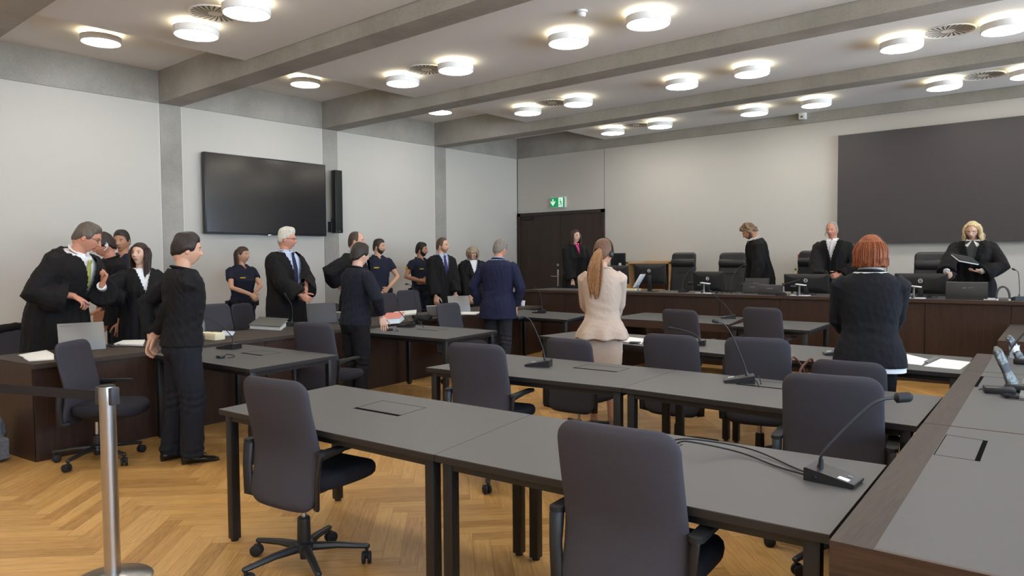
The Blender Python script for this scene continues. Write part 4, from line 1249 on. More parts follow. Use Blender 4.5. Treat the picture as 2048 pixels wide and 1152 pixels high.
        if tie is not None:
            rings = []
            for z, wv in ((1.485, .016), (1.465, .021), (1.448, .014), (1.40, .022), (1.30, .030), (1.18, .036), (1.08, .040), (1.04, .024), (1.02, .004)):
                y = s.front_y(min(z, 1.45), off) - .010 - (.012 if z > 1.44 else 0) * 1
                rings.append([Vector(p) for p in s.bend(np.array([(-wv, y + .004, z), (wv, y + .004, z), (wv * .8, y - .006, z), (-wv * .8, y - .006, z)]))])
            g = G().loft(rings); s.part('tie', np.array([tuple(v) for v in g.v]), g.f, tie, par=None)
        return o
    def trousers(s, mat, stance=.10, top=1.02, r=(.105, .080, .066, .062), off=.016, split=0.0, shoes=True, shoe_dirs=(0, 0), amp=.014, hem=.045):
        g = G(); zs = [.86, .92, .98, top]
        rings = [s.bend(s.ring(z, off)) for z in zs]; rings = [s.ring(.86, off - .03, zs=.80)] + rings
        g.loft([list(map(Vector, q)) for q in rings]); s.feet = {}
        for sd in (1, -1):
            hip = V3(sd * .085, .005, .88); kn = V3(sd * (.085 + stance) / 2 + sd * .0, -.015 + sd * split * .5, .49); an = V3(sd * stance, .03 + sd * split, hem)
            g.tube([hip, hip * .6 + kn * .4, kn, kn * .5 + an * .5, an], [r[0], (r[0] + r[1]) / 2 + .006, r[1], r[2], r[3]], 20, round_ends=False)
            s.feet[sd] = an
        co, F, nl = remesh(g, .0115, 3)
        kz = np.exp(-((co[:, 2] - .47) / .10) ** 2) + np.exp(-((co[:, 2] - .08) / .07) ** 2)
        co = co + nl * (.005 * kz * np.sin(co[:, 2] * 110 + 3 * np.sin(co[:, 0] * 18) + 8 * co[:, 1]))[:, None]
        co = folds(co, nl, amp, 48, s.seed + 5, .4, 7)
        o = s.part('trousers', co, F, mat)
        if shoes:
            for sd, rt in zip((1, -1), shoe_dirs): s.shoe(s.feet[sd], rt, M['shoe'])
        return o
    def shoe(s, an, rot, mat, heel=0.0, L=.29):
        rings = []
        for t, wv, h, y in ((0, .018, .050, .075), (.04, .034, .075, .065), (.2, .038, .085, .02), (.42, .039, .066, -.04), (.65, .046, .046, -.10), (.85, .042, .036, -.155), (.97, .024, .026, -.187), (1.0, .008, .015, -.196)):
            ring = []
            for k in range(16):
                a = 2 * math.pi * k / 16
                zz = max(0, .5 + .5 * math.sin(a)) ** .7 * h
                ring.append(Vector((math.cos(a) * wv * (1 if math.sin(a) < .3 else .85), y, zz + .002)))
            rings.append(ring)
        g = G().loft(rings)
        R = np.array(Matrix.Rotation(math.radians(rot), 3, 'Z'))
        co = np.array([tuple(v) for v in g.v]) @ R.T + V3(an[0], an[1], 0)
        o = s.part('shoe', co, g.f, mat, angle=50)
        return o
# ---------------------------------------------------------------- people: the twenty in the room
def at_d(u, v, D): return Vector((0, 0, CAM_H)) + D * ray(u, v)
def depth(p): return (Vector(p) - Vector((0, 0, CAM_H))).dot(AXF)
FLOOR_L = 0.0
def stand(u, x=None, y=None, z=0.0):
    """ground point below pixel column u on the plane x = const or y = const"""
    p = at_x(u, 560, x) if x is not None else at_y(u, 560, y)
    return Vector((p.x, p.y, z))
def mk(label, pos, turn, height, **kw):
    """turn: 0 = facing the camera, +90 = looking to the right of the picture, 180 = back to the camera"""
    s = Person(label, pos, math.degrees(math.atan2(-pos.y, -pos.x)) + turn, height, **kw)
    s.D = depth(pos); s.Rz = Matrix.Rotation(-s.root.rotation_euler.z, 3, 'Z'); s.pos = Vector(pos)
    s.at = lambda u, v, dd=0.0: tuple((s.Rz @ (at_d(u, v, s.D + dd) - s.pos)) / s.k)
    return s

def lawyer_left():
    s = mk('man in black robe with glasses and yellow-green tie leaning over to whisper, holding a pen', stand(112, x=-7.75, z=FLOOR_L), 48, 1.98, lean=24, w=1.10, girth=1.2, tone='ruddy')
    s.arm(-1, s.at(143, 590, -.30), (-.2, .5, -.5), s_dir(s, (1, -.55)), (0, .3, -1), .75)
    s.arm(1, s.at(203, 572, -.05), (.3, .2, -1), s_dir(s, (.35, .8)), (-.6, .5, .2), 1.45, spread=.4)
    s.body((28, 12, 8), hair_rgb=(92, 82, 72)); s.short_hair(.012, nape=-.07)
    s.shirt(M['shirt'], tie=cloth('yellow_green_tie', (170, 172, 92), .6), cuffs=(1,)); s.robe(zv=1.18, vw=.085, flare=.12, off=.045, cuff=.12)
    s.glasses(M['blackplastic']); return s
def s_dir(s, im, away=0.0):
    """image direction (right, up) and depth turned into the person's frame"""
    return tuple(s.Rz @ (AXR * im[0] + AXU * im[1] + AXF * away))
P_lawyer_left = lawyer_left()
# pen in his right hand
A = P_lawyer_left.arms[-1]
hw = P_lawyer_left.root.matrix_basis @ (Vector(A['W'] + np.array(A['f']) * .10) * P_lawyer_left.k)
pen = thing('ballpoint_pen', 'dark blue ballpoint pen in the hand of the whispering robed man', 'pen', hw)
dv = (AXR * .8 - AXU * .52).normalized()
obj('pen_barrel', G().tube([dv * -.05, dv * .075], .005, 10), plain('blue_pen', srgb(44, 56, 110), .4), pen)
obj('pen_tip', G().tube([dv * .075, dv * .092], [.004, .0015], 8, round_ends=False), M['steel'], pen)

s = mk('dark-haired man in dark jacket facing left, ear piece in, being whispered to', stand(236, x=-8.55, z=FLOOR_L), -78, 1.87, lean=8, tone='ruddy')
s.relaxed(1); s.arm(-1, s.at(200, 622, -.1), (-.2, .5, -.5), s_dir(s, (-1, -.25)), (0, 0, -1), .5)
s.body((0, 14, 0), hair_rgb=(44, 32, 28)); s.short_hair(.016, rough=.3)
s.shirt(M['blacktop'], collar=False); s.jacket(M['blacktop'], zv=1.34, vw=.05, upto=.95); s.trousers(M['darkjeans'], shoes=True)
g = G().tube([(.084, .012, .03), (.092, .02, .0), (.088, .0, -.03), (.082, -.03, -.045)], .005, 8)
g.ell((.084, .004, -.004), (.010, .014, .016), 6)
s.head_part('ear_piece', g, M['white'])
A = s.arms[-1]; hw = s.root.matrix_basis @ (Vector(A['W']) * s.k) + AXU * -.03
env = thing('brown_envelope', 'brown envelope held low between the whispering man and the woman with crossed arms', 'envelope', hw)
n = AXF; 
pts = [(-.03, .0), (.17, .07), (.16, -.10), (.10, -.20), (-.03, -.17)]
obj('paper', G().loft([[AXR * a + AXU * b + n * (o - .08) for a, b in pts] for o in (0, .012)]), plain('brown_paper', srgb(164, 110, 76), .8, var=.08, scale=25), env, False)

s = mk('uniformed officer with short dark hair standing behind, yellow emblem on his sleeve', stand(248, x=-9.45, z=FLOOR_L), -22, 1.93, w=1.06, tone='tan')
s.relaxed(1, .06); s.relaxed(-1, .06)
s.body((-4, 6, 0), hair_rgb=(44, 36, 32), bare_arm=True); s.short_hair(.008)
def uniform(s, patch=True, up=.27, z0=.90):
    j = s.jacket(M['uniform'], hem=.88, flare=0.0, zv=1.42, vw=.05, off=.014, cuff=.060, arm=(.072, .066), upto=up, name='uniform_shirt', amp=.012)
    s.trousers(M['uniform'], r=(.105, .085, .072, .068))
    g = G(); rings = [s.bend(s.ring(z, o)) for z, o in ((.935, .022), (.935, .030), (.985, .030), (.985, .022))]
    g.loft([list(map(Vector, r)) for r in rings], caps=False); 
    b = s.part('duty_belt', np.array([tuple(v) for v in g.v]), g.f, M['belt'])
    for x, y, wx, h in ((.17, -.06, .035, .10), (-.17, -.06, .035, .10), (.20, .03, .03, .13), (-.205, .02, .032, .16), (.10, -.13, .035, .07), (-.10, -.13, .03, .08)):
        q = G().rbox((x * s.w - wx, y - .03, .96 - h * .7), (x * s.w + wx, y + .03, .98), .012)
        s.part('belt_pouch', np.array([tuple(v) for v in q.v]), q.f, M['belt'], par=b)
    g = G(); y = s.front_y(1.30, .014)
    x = -.085; M2 = None
    g.rbox((x - .042, y - .004, 1.296), (x + .042, y + .02, 1.318), .004)
    s.part('name_tape', s.bend(np.array([tuple(v) for v in g.v])), g.f, plain('yellow_name_tape', srgb(176, 150, 50), .7) if 'tape' not in M else M['tape'])
    if patch:
        for sd in s.arms:
            A = s.arms[sd]; c = A['S'] * .62 + A['E'] * .38 + V3(sd * .066, 0, 0); q = G().ell(tuple(c), (.012, .032, .038), 8)
            s.part('sleeve_emblem', np.array([tuple(v) for v in q.v]), q.f, M['gold'])
    for sd in (1, -1):
        g = G().rbox((sd * .085 - .032, .0, 1.452), (sd * .085 + .032, .03, 1.462), .004)
M['tape'] = plain('yellow_name_tape', srgb(176, 150, 50), .7)
M['gold'] = plain('yellow_sleeve_emblem', srgb(206, 160, 40), .7, var=.3, scale=90)
uniform(s)

s = mk('woman with long dark hair in black robe, arms crossed, glancing up at the whispering man', stand(282, x=-7.95, z=FLOOR_L), 12, 1.735, lean=2, sex='f', tone='fair')
s.arm(-1, s.at(256, 592, -.22), (-.4, -.2, -.6), s_dir(s, (-.8, .30), -.1), s_dir(s, (0, -.2), 1), .55)
s.arm(1, s.at(262, 598, -.14), (.4, -.2, -.6), s_dir(s, (-.8, .2)), s_dir(s, (0, 0), 1), .6)
s.body((-42, -8, 0), hair_rgb=(52, 38, 32)); s.long_hair(.30, tuck=.05, thick=.010)
s.shirt(M['shirt'], collar=False); s.robe(zv=1.22, vw=.085, flare=.05, cuff=.088)

s = mk('man in black jacket and dark jeans standing with hands clasped behind his back', at_z(352, 924, 0) + Vector((.03, .06, 0)), 104, 1.755, lean=3, w=1.0, tone='light')
s.arm(1, s.at(303, 672, -.02), (.2, .9, 0), s_dir(s, (-.25, -1)), s_dir(s, (1, 0)), .5)
s.arm(-1, s.at(300, 690, .05), (-.2, .9, 0), s_dir(s, (-.35, -1)), s_dir(s, (1, 0)), .55)
s.body((-4, 4, 0), hair_rgb=(40, 32, 29)); s.short_hair(.020, nape=-.06)
s.jacket(M['blacktop'], zv=0, hem=.90, flare=.015, off=.028, cuff=.05, arm=(.082, .070), amp=.018, upto=.96)
s.trousers(M['darkjeans'], stance=.11, split=.05, shoe_dirs=(8, -10), r=(.112, .092, .084, .086), amp=.02, hem=.05)
for sd, rt in ((1, 8), (-1, -10)):
    f = s.feet[sd]; q = G().tube([(f[0] - .028, f[1] - .10, .062), (f[0] + .028, f[1] - .10, .062)], .005, 8)
    s.part('shoe_buckle', np.array([tuple(v) for v in q.v]), q.f, M['steel'])

s = mk('policewoman in navy short-sleeved uniform with hands folded in front, hair pulled back', stand(484, x=-9.8, z=FLOOR_L), 34, 1.745, sex='f', w=1.10, tone='light')
s.arm(-1, s.at(500, 588, -.30), (-.6, .3, -.3), s_dir(s, (.8, -.6)), s_dir(s, (0, -.2), 1), .7, spread=.3)
s.arm(1, s.at(512, 582, -.26), (.6, .3, -.3), s_dir(s, (-.2, -1)), s_dir(s, (0, 0), 1), .35)
s.body((22, 2, 0), hair_rgb=(72, 54, 44), bare_arm=True); s.long_hair(.22, tuck=.25, thick=.008, amin=100, hl=dict(front=.062, temple=.05, side=.0, nape=-.09)); uniform(s, False)

s = mk('tall white-haired man with glasses in open black robe over blue tie, hands folded', stand(572, x=-8.35, z=FLOOR_L), 42, 1.95, w=1.06, girth=1.2, tone='ruddy')
s.arm(-1, s.at(600, 590, -.32), (-.6, .2, -.3), s_dir(s, (.9, -.5)), s_dir(s, (0, -.2), 1), .85, spread=.3)
s.arm(1, s.at(612, 580, -.24), (.6, .3, -.3), s_dir(s, (-.4, -.9)), s_dir(s, (0, 0), 1), .9, spread=.3)
s.body((34, 4, 0), hair_rgb=(216, 208, 192)); s.short_hair(.013, rough=.7, freq=90, nape=-.060, crown=.020, side=.022, temple=.05)
s.shirt(M['shirt_blue'], tie=cloth('navy_tie', (30, 34, 62), .6)); s.robe(zv=.98, vw=.115, flare=.045, off=.040, cuff=.12); s.glasses(M['blackplastic'])

p8 = at_y(712, 700, 4.72); p8.z = 0
s = mk('man in dark navy jumper and black trousers, back half turned, fingertips resting on the table', p8, 128, 1.72, lean=5, w=.98, tone='fair')
s.arm(-1, s.at(762, 630, -.05), (-.5, .6, 0), s_dir(s, (.28, -1)), s_dir(s, (-.4, 0), .6), .25)
s.relaxed(1, .02, .16)
s.body((0, 6, 0), hair_rgb=(42, 34, 31)); s.short_hair(.018)
s.jacket(M['navytop'], zv=0, hem=.88, flare=.012, off=.024, cuff=.047, arm=(.078, .066), amp=.016, upto=.95, name='jumper'); s.trousers(M['blacktop'], stance=.10, amp=.02)

s = mk('balding man in black robe standing behind the man in the navy jumper', stand(712, x=-8.25, z=FLOOR_L), 70, 1.93, w=1.04, girth=1.1, tone='light')
s.relaxed(1); s.arm(-1, s.at(672, 560, -.15), (-.8, .4, .2), s_dir(s, (.5, -.8)), s_dir(s, (0, 0), 1), .5)
s.body((10, 0, 0), hair_rgb=(70, 56, 46)); s.short_hair(.007, front=.125, temple=.10, side=.0)
s.shirt(M['shirt_blue']); s.robe(zv=1.15, vw=.09, off=.040, cuff=.105)

s = mk('bearded officer in navy uniform with hands on his belt, between two robed men', stand(757, x=-9.75, z=FLOOR_L), 22, 1.89, w=1.02, tone='light')
s.arm(-1, s.at(756, 577, -.16), (-1, .5, 0), s_dir(s, (.5, -.8)), s_dir(s, (.3, 0), 1), .5)
s.arm(1, s.at(778, 574, -.16), (1.2, .3, 0), s_dir(s, (-.6, -.6)), s_dir(s, (0, 0), 1), .6)
s.body((40, 2, 0), hair_rgb=(56, 44, 36), bare_arm=True); s.short_hair(.010); s.beard(.005); uniform(s)

s = mk('dark-haired bearded officer with folded arms behind the balding lawyer in purple tie', stand(842, x=-9.75, z=FLOOR_L), 38, 1.84, w=1.06, tone='tan')
s.arm(-1, s.at(842, 562, -.28), (-.5, .1, -.5), s_dir(s, (1, .05)), s_dir(s, (0, 0), 1), .5)
s.arm(1, s.at(850, 566, -.22), (.5, .1, -.5), s_dir(s, (-.7, .1)), s_dir(s, (0, 0), 1), .5)
s.body((34, 2, 0), hair_rgb=(28, 24, 23), bare_arm=True); s.short_hair(.014, front=.06); s.beard(.006, (30, 26, 25)); uniform(s)

s = mk('lawyer with receding brown hair and purple tie, right hand on the bench', stand(884, x=-8.95, z=FLOOR_L), 28, 1.90, w=.98, tone='light')
s.arm(-1, s.at(872, 598, -.30), (-.6, .5, 0), s_dir(s, (.15, -1)), s_dir(s, (0, 0), 1), .4)
s.arm(1, s.at(912, 596, -.20), (.5, .5, 0), s_dir(s, (.1, -1)), s_dir(s, (0, 0), 1), .4)
s.body((36, 0, 0), hair_rgb=(84, 68, 56)); s.short_hair(.011, front=.088, temple=.072); s.beard(.0015, (150, 112, 90))
s.shirt(M['shirt_blue'], tie=cloth('purple_tie', (52, 46, 96), .6)); s.robe(zv=1.12, vw=.085, flare=.09, cuff=.095)

s = mk('woman with grey-blonde hair and red-rimmed glasses in black robe looking down', stand(944, x=-8.9, z=FLOOR_L), 14, 1.80, lean=6, sex='f', w=1.05, tone='light')
s.arm(-1, s.at(940, 594, -.30), (-.6, .4, 0), s_dir(s, (.2, -1)), s_dir(s, (0, 0), 1), .4)
s.arm(1, s.at(962, 596, -.2), (.6, .4, 0), s_dir(s, (0, -1)), s_dir(s, (0, 0), 1), .4)
s.body((-14, 34, 0), hair_rgb=(150, 134, 112)); s.long_hair(.10, tuck=.3, thick=.014, curl=.006, hl=dict(front=.058, temple=.04, side=-.03, nape=-.09))
s.glasses(plain('dark_red_glasses', srgb(110, 40, 40), .4), .0024); s.shirt(M['shirt'], collar=False); s.robe(zv=1.22, vw=.08, flare=.09, cuff=.095)

s = mk('grey-haired man in blue suit seen from behind, standing at the farthest defendant table', Vector((-6.30, 7.14, 0)), 160, 1.80, lean=4, w=1.12, girth=1.2, tone='ruddy')
s.arm(-1, s.at(1032, 612, .02), (-.8, .5, 0), s_dir(s, (.05, -1)), s_dir(s, (-1, 0)), .5); s.arm(1, s.at(962, 610, .1), (.5, .6, 0), s_dir(s, (.1, -1)), s_dir(s, (1, 0)), .5)
s.body((-20, 10, 0), hair_rgb=(118, 110, 102)); s.short_hair(.013)
s.shirt(M['shirt_blue']); s.jacket(M['bluesuit'], zv=1.1, hem=.74, flare=.03, off=.028, cuff=.055, arm=(.082, .070), amp=.012); s.trousers(M['greysuit'], stance=.09, r=(.11, .09, .08, .078))

s = mk('dark-haired woman judge in pink blouse and black robe standing by the door', stand(1150, y=10.9, z=.28), 30, 1.78, sex='f', w=1.05, tone='fair')
s.arm(-1, s.at(1145, 560, -.22), (-.6, .6, 0), s_dir(s, (.08, -1)), s_dir(s, (0, 0), 1), .35)
s.arm(1, s.at(1170, 552, .1), (.5, .6, 0), s_dir(s, (.05, -1)), s_dir(s, (-1, 0)), .4)
s.body((14, -4, 0), hair_rgb=(58, 42, 37)); s.long_hair(.22, tuck=.0, thick=.010); s.glasses(M['steel'], .0014)
s.shirt(M['pink']); s.robe(zv=1.27, vw=.05, flare=.08, cuff=.10, velvet=True)

p16 = Vector((-3.655, 5.60, 0))
s = mk('woman with long brown ponytail and headset in beige skirt suit, seen from behind', p16, 172, 1.71, sex='f', w=1.0, girth=1.06, tone='light')
s.arm(-1, s.at(1226, 650, .22), (-1, .3, -.2), s_dir(s, (-.7, -.3), .5), s_dir(s, (0, 0), -1), .4)
s.arm(1, s.at(1196, 650, .22), (.9, .4, -.2), s_dir(s, (.7, -.3), .5), s_dir(s, (0, 0), -1), .4)
s.body((-28, 4, 0), hair_rgb=(104, 74, 54), legs=True)
s.short_hair(.018, rgb=(104, 74, 54), rough=.08, freq=40, front=.062, temple=.045, side=-.03, nape=-.088)
g = G(); 
for i in range(26):
    r = random.Random(i); a = r.uniform(-1, 1); b = r.uniform(-1, 1)
    g.tube(bez([(a * .012, .112, .012 + b * .01), (a * .035, .150, -.02), (a * .056, .168 + b * .02, -.12), (a * .062 + .010, .160 + b * .024, -.22), (a * .054 + .014, .145 + b * .02, -.30), (a * .036 + .016, .135 + b * .012, -.37 - .05 * abs(b) + .03 * a)], 3), [.014] * 13 + [.011, .008, .005], 8)
g.ell((0, .112, .012), (.024, .024, .026), 8)
co, F, nl = remesh(g, .006, 1); co = folds(co, nl, .005, 230, 5, .08, 6)
R_ = np.array(Matrix.Rotation(math.radians(14), 3, 'Z'))
gp = G().add(co @ R_.T, F)
for i in range(40):
    r = random.Random(100 + i); a = r.uniform(-1.1, 1.1); b = r.uniform(-.4, 1.2)
    q_ = bez([(a * .014, .115, .012), (a * .040, .155, -.02), (a * .064, .178 + b * .02, -.12), (a * .070 + .010, .168 + b * .024, -.22), (a * .060 + .014, .15 + b * .02, -.31), (a * .045 + .016, .138 + b * .012, -.38 - .06 * r.random())], 3)
    gp.tube([R_ @ np.array(v) for v in q_], [.0028] * 13 + [.002, .0015, .001], 5, round_ends=False)
s.head_part('ponytail', gp, hairmat((150, 108, 72)))
s.head_part('hair_tie', G().tube([(.022 * math.cos(q), .118, .012 + .022 * math.sin(q)) for q in [2 * math.pi * i / 12 for i in range(13)]], .006, 8), M['softblack'])
g = G().tube([(.100 * math.cos(q), .0, .0 + .138 * math.sin(q)) for q in [math.pi * i / 16 for i in range(17)]], [(.004, .010)] * 17, 8, up=(0, 1, 0))
for sd in (1, -1): g.ell((sd * .093, .004, -.012), (.016, .030, .034), 8)
s.head_part('headset', g, M['blackplastic'])
s.shirt(M['beige'], collar=False)
s.jacket(M['beige'], zv=0, hem=.835, peplum=.03, off=.022, cuff=.046, arm=(.076, .064), amp=.008)
g = G(); rings = [s.bend(s.ring(z, o, zs=zz)) for z, o, zz in ((.86, -.012, .44), (.86, .0, .52), (.86, .012, .70), (.88, .018, .82), (.95, .016, .95), (1.02, .012, 1.03))]
g.loft([list(map(Vector, r)) for r in rings]); co, F, nl = remesh(g, .010, 2); co = folds(co, nl, .010, 34, 9, .6, 6)
s.part('skirt', co, F, M['beige'])
for sd in (1, -1): s.shoe(V3(sd * .085, .02, 0), sd * 6, plain('beige_shoe', srgb(150, 120, 98), .4), L=.24)

s = mk('curly-haired young man in black robe looking down to the left beside his leather chair', stand(1524, y=11.28, z=.28), -78, 1.83, lean=13, tone='tan')
s.relaxed(1, .02, .14); s.relaxed(-1, .02, .14)
s.body((0, 26, 0), hair_rgb=(124, 100, 76)); s.curly_hair(nape=-.06, front=.055); s.beard(.005, (84, 62, 50))
s.shirt(M['shirt']); s.robe(zv=1.2, vw=.07, flare=.08, cuff=.09, velvet=True)

s = mk('older judge with short grey hair in black robe and white shirt facing the room', stand(1664, y=11.28, z=.28), -6, 1.77, w=1.10, girth=1.15, tone='ruddy')
s.arm(-1, s.at(1636, 552, -.26), (-1, .2, -.2), s_dir(s, (.8, -.25)), s_dir(s, (0, -.5), 1), .9, spread=.3)
s.arm(1, s.at(1682, 550, -.26), (1, .2, -.2), s_dir(s, (-.8, -.1)), s_dir(s, (0, -.3), 1), .9)
s.body((-14, 2, 0), hair_rgb=(150, 144, 136)); s.short_hair(.006, front=.098, temple=.075)
s.shirt(M['shirt'], tie=cloth('white_tie', (214, 214, 218), .7)); s.robe(zv=1.18, vw=.085, flare=.10, off=.042, cuff=.12, velvet=True)
g = G().tube([(-.088, .02, -.01), (-.094, .0, -.05), (-.085, -.05, -.066), (-.05, -.098, -.07)], .003, 6)
s.head_part('headset_microphone', g, M['blackplastic'])

p19 = Vector((-1.37, 5.57, 0))
s = mk('woman with red bob haircut in black blazer seen from behind at the third row table', p19, 178, 1.69, sex='f', w=1.18, girth=.92, tone='fair')
s.arm(-1, s.at(1770, 690, .16), (-1, .5, 0), s_dir(s, (-.4, -.6), .5), s_dir(s, (0, 0), -1), .4)
s.arm(1, s.at(1716, 690, .16), (1, .5, 0), s_dir(s, (.4, -.6), .5), s_dir(s, (0, 0), -1), .4)
s.body((6, 2, 0), hair_rgb=(132, 68, 32))
s.long_hair(.072, bob=True, thick=.020, n=64, amin=40, curl=.002, hl=dict(front=.07, temple=.04, side=-.05, nape=-.075))
g = G().tube([(.105 * math.cos(q), -.005, .0 + .142 * math.sin(q)) for q in [math.pi * i / 16 for i in range(17)]], [(.003, .006)] * 17, 8, up=(0, 1, 0))
g.tube(bez([(-.104, .0, -.06), (-.108, .02, -.12), (-.104, .03, -.20), (-.10, .05, -.26)], 4), .003, 6)
g.ell((-.105, .0, -.075), (.010, .012, .016), 6)
s.head_part('headset', g, M['blackplastic'])
s.shirt(M['shirt'], z0=.80, off=.022); s.jacket(M['charcoal_suit'], zv=1.15, hem=.80, flare=.02, off=.028, cuff=.05, arm=(.080, .066), amp=.010, name='blazer')
g = G(); rings = [s.ring(.86, o, zs=zz) for o, zz in ((.030, .765), (.036, .765), (.036, .82), (.030, .82))]
g.loft([list(map(Vector, r)) for r in rings]); s.part('shirt_tail', np.array([tuple(v) for v in g.v]), g.f, M['shirt'])
s.trousers(M['blacktop'], stance=.10)

s = mk('blonde woman judge with glasses in black robe reading an open dark notebook', stand(1945, y=11.28, z=.28), -4, 1.72, lean=3, sex='f', w=1.22, girth=1.2, tone='fair')
s.arm(-1, s.at(1893, 543, -.26), (-1, .2, -.3), s_dir(s, (.5, -.6)), s_dir(s, (.4, 0), .8), .7)
s.arm(1, s.at(1962, 543, -.30), (1, .2, -.3), s_dir(s, (-1, .05)), s_dir(s, (0, 1)), .35)
s.body((-8, 16, 0), hair_rgb=(206, 182, 140)); s.long_hair(.125, tuck=-.10, thick=.015, curl=.015, n=50, amin=64, hl=dict(front=.080, temple=.045, side=-.04, nape=-.09)); s.glasses(M['blackplastic'], .0016)
s.shirt(M['greyknit'], collar=False)
g = G(); pts = [Vector(s.bend(V3(math.cos(q) * .074, math.sin(q) * .070 + .012, 1.505 + .012 * math.sin(q)))) for q in [math.radians(-70 + 320 * i / 22) for i in range(23)]]
g.tube(pts, [(.008, .022)] * len(pts), 8, up=(0, 0, 1))
for sd in (1, -1):
    A_ = [(sd * .012, -.075, 1.49), (sd * .070, -.03, 1.515), (sd * .105, -.085, 1.44), (sd * .05, -.125, 1.415)]
    B_ = [(x, y - .010, z) for x, y, z in A_]; A_, B_ = [list(map(Vector, s.bend(np.array(k)))) for k in (A_, B_)]
    g.loft([A_, B_] if sd > 0 else [B_, A_])
s.part('white_collar', np.array([tuple(v) for v in g.v]), g.f, M['shirt'])
for sd in (1, -1):
    A = s.arms[sd]; u_ = (A['W'] - A['E']) / np.linalg.norm(A['W'] - A['E']); q = G().tube([A['W'] - u_ * .05, A['W'] + u_ * .01], [.040, .038], 16, round_ends=False)
    s.part('shirt_cuff', np.array([tuple(v) for v in q.v]), q.f, M['shirt'])
s.robe(zv=1.12, vw=.10, flare=.09, off=.044, cuff=.115, velvet=True)
nb_c = at_d(1930, 518, s.D - .44)
nb = thing('notebook', 'dark open notebook held up by the blonde judge', 'notebook', nb_c)
X_, Z_ = (AXR * .98 - AXU * .18).normalized(), (AXF * .86 + AXU * .45).normalized(); Y_ = Z_.cross(X_)
bm_ = Matrix(((X_.x, Y_.x, Z_.x, 0), (X_.y, Y_.y, Z_.y, 0), (X_.z, Y_.z, Z_.z, 0), (0, 0, 0, 1)))
obj('cover', G().rbox((-.13, -.012, -.10), (.13, .0, .10), .004, M=bm_), M['softblack'], nb)
obj('pages', G().rbox((-.125, .0, -.098), (.125, .016, .095), .003, M=bm_), M['paper'], nb)
A = s.arms[-1]; hw = s.root.matrix_basis @ (Vector(A['W'] + np.array(A['f']) * .09) * s.k)
ph = thing('mobile_phone', 'dark phone in the right hand of the blonde judge', 'phone', hw)
obj('phone_body', G().rbox((-.035, -.006, -.07), (.035, .006, .07), .005, M=Matrix.Rotation(.6, 4, 'Y')), M['blackplastic'], ph)
# ---------------------------------------------------------------- things on the tables and benches
TZ, BZ = DESK_Z, .765
def scr(D): return D / FPX
def mic_unit(label, base, neck, az, z, group='gooseneck microphones', head_r=.011, cable=None, light=False, s=1.0, sponge=False):
    """base: pixel of the foot of the housing on height z; neck: pixels of the gooseneck; az: world direction its low front points to"""
    p = at_z(base[0], base[1], z + .0006); a = math.radians(az)
    t = thing('gooseneck_microphone', label, 'microphone', p, a, group)
    w_, L = .062 * s, .095 * s
    R = Matrix.Rotation(-a, 3, 'Z'); loc = lambda q: R @ (Vector(q) - p)
    prof = [(-L, 0), (L * .93, 0), (L, .008), (L, .016), (L * .2, .030), (-L * .95, .052 * s), (-L, .048 * s)]
    g = G(); g.loft([[Vector((x, y, zz)) for x, zz in prof] for y in (w_, -w_)])
    obj('housing', g, M['blackplastic'], t, True, 30)
    def top(x): return .016 + (L - x) / (1.95 * L) * (.052 * s - .016)
    sl = math.atan2(.052 * s - .016, 1.95 * L)
    T = lambda x, y: Matrix.Translation((x, y, top(x))) @ Matrix.Rotation(sl, 4, 'Y')
    obj('sticker', G().rbox((-.019, -.014, 0), (.019, .014, .0012), .0005, 1, M=T(L * .52, -w_ * .55)), M['white'], t)
    obj('talk_button', G().rbox((-.009, -.007, 0), (.009, .007, .004), .001, M=T(L * .62, w_ * .15)), M['midgrey'], t)
    obj('front_plate', G().box((-.036 * s, -w_ * .94, -.0005), (.036 * s, w_ * .94, .0008), M=T(L * .58, 0)), M['darkgrey'], t, False)
    D = depth(p)
    P = []
    for i, (u, v) in enumerate(neck):
        P.append(loc(at_d(u, v, D)))
    off = Vector((-L * .55, 0, top(-L * .55))) - P[0]
    P = [q + off * (1 - i / max(len(P) - 1, 1)) ** 2 for i, q in enumerate(P)]
    obj('neck_socket', G().tube([P[0] - Vector((0, 0, .004)), P[0] + (P[1] - P[0]).normalized() * .035], [.013, .006], 12, round_ends=False), M['blackplastic'], t)
    C_ = bez(P, 6); obj('gooseneck', G().tube(C_, .0055 if sponge else .0042, 8, round_ends=False), M['blackmetal'], t)
    d_ = (C_[-1] - C_[-2]).normalized(); e = C_[-1]
    r = .019 if sponge else head_r
    obj('microphone_head', G().tube([e - d_ * .004, e + d_ * .006, e + d_ * (.045 if sponge else .03)], [.006, r, r], 14), M['softblack'], t)
    for cb in (cable or []):
        obj('cable', G().sweep([loc(at_z(u, v, z + h)) for u, v, h in cb], .0036, 6), M['softblack'], t)
    return t
mic_unit('large gooseneck microphone nearest the camera, two cables behind it', (1667, 962), [(1640, 936), (1645, 908), (1690, 858), (1738, 813), (1765, 799), (1790, 796)], -2, TZ, s=.92, sponge=True,
         cable=[[(1632, 955, .02), (1560, 935, .006), (1480, 905, .014), (1395, 886, .05), (1360, 884, .05), (1340, 902, .004)], [(1632, 953, .02), (1590, 936, .006), (1500, 898, .016), (1400, 880, .055), (1350, 880, .05), (1330, 896, .004)]])
mic_unit('gooseneck microphone on the left table of the second row, beside the empty chair', (1077, 732), [(1083, 720), (1080, 692), (1062, 645), (1050, 634), (1046, 634)], 205, TZ)
mic_unit('gooseneck microphone on the right table of the second row, bending to the left', (1478, 764), [(1484, 748), (1479, 718), (1460, 668), (1447, 648), (1436, 644)], 205, TZ,
         cable=[[(1500, 760, .015), (1516, 752, .04), (1522, 768, .003)], [(1500, 764, .015), (1512, 762, .03), (1518, 774, .003)]])
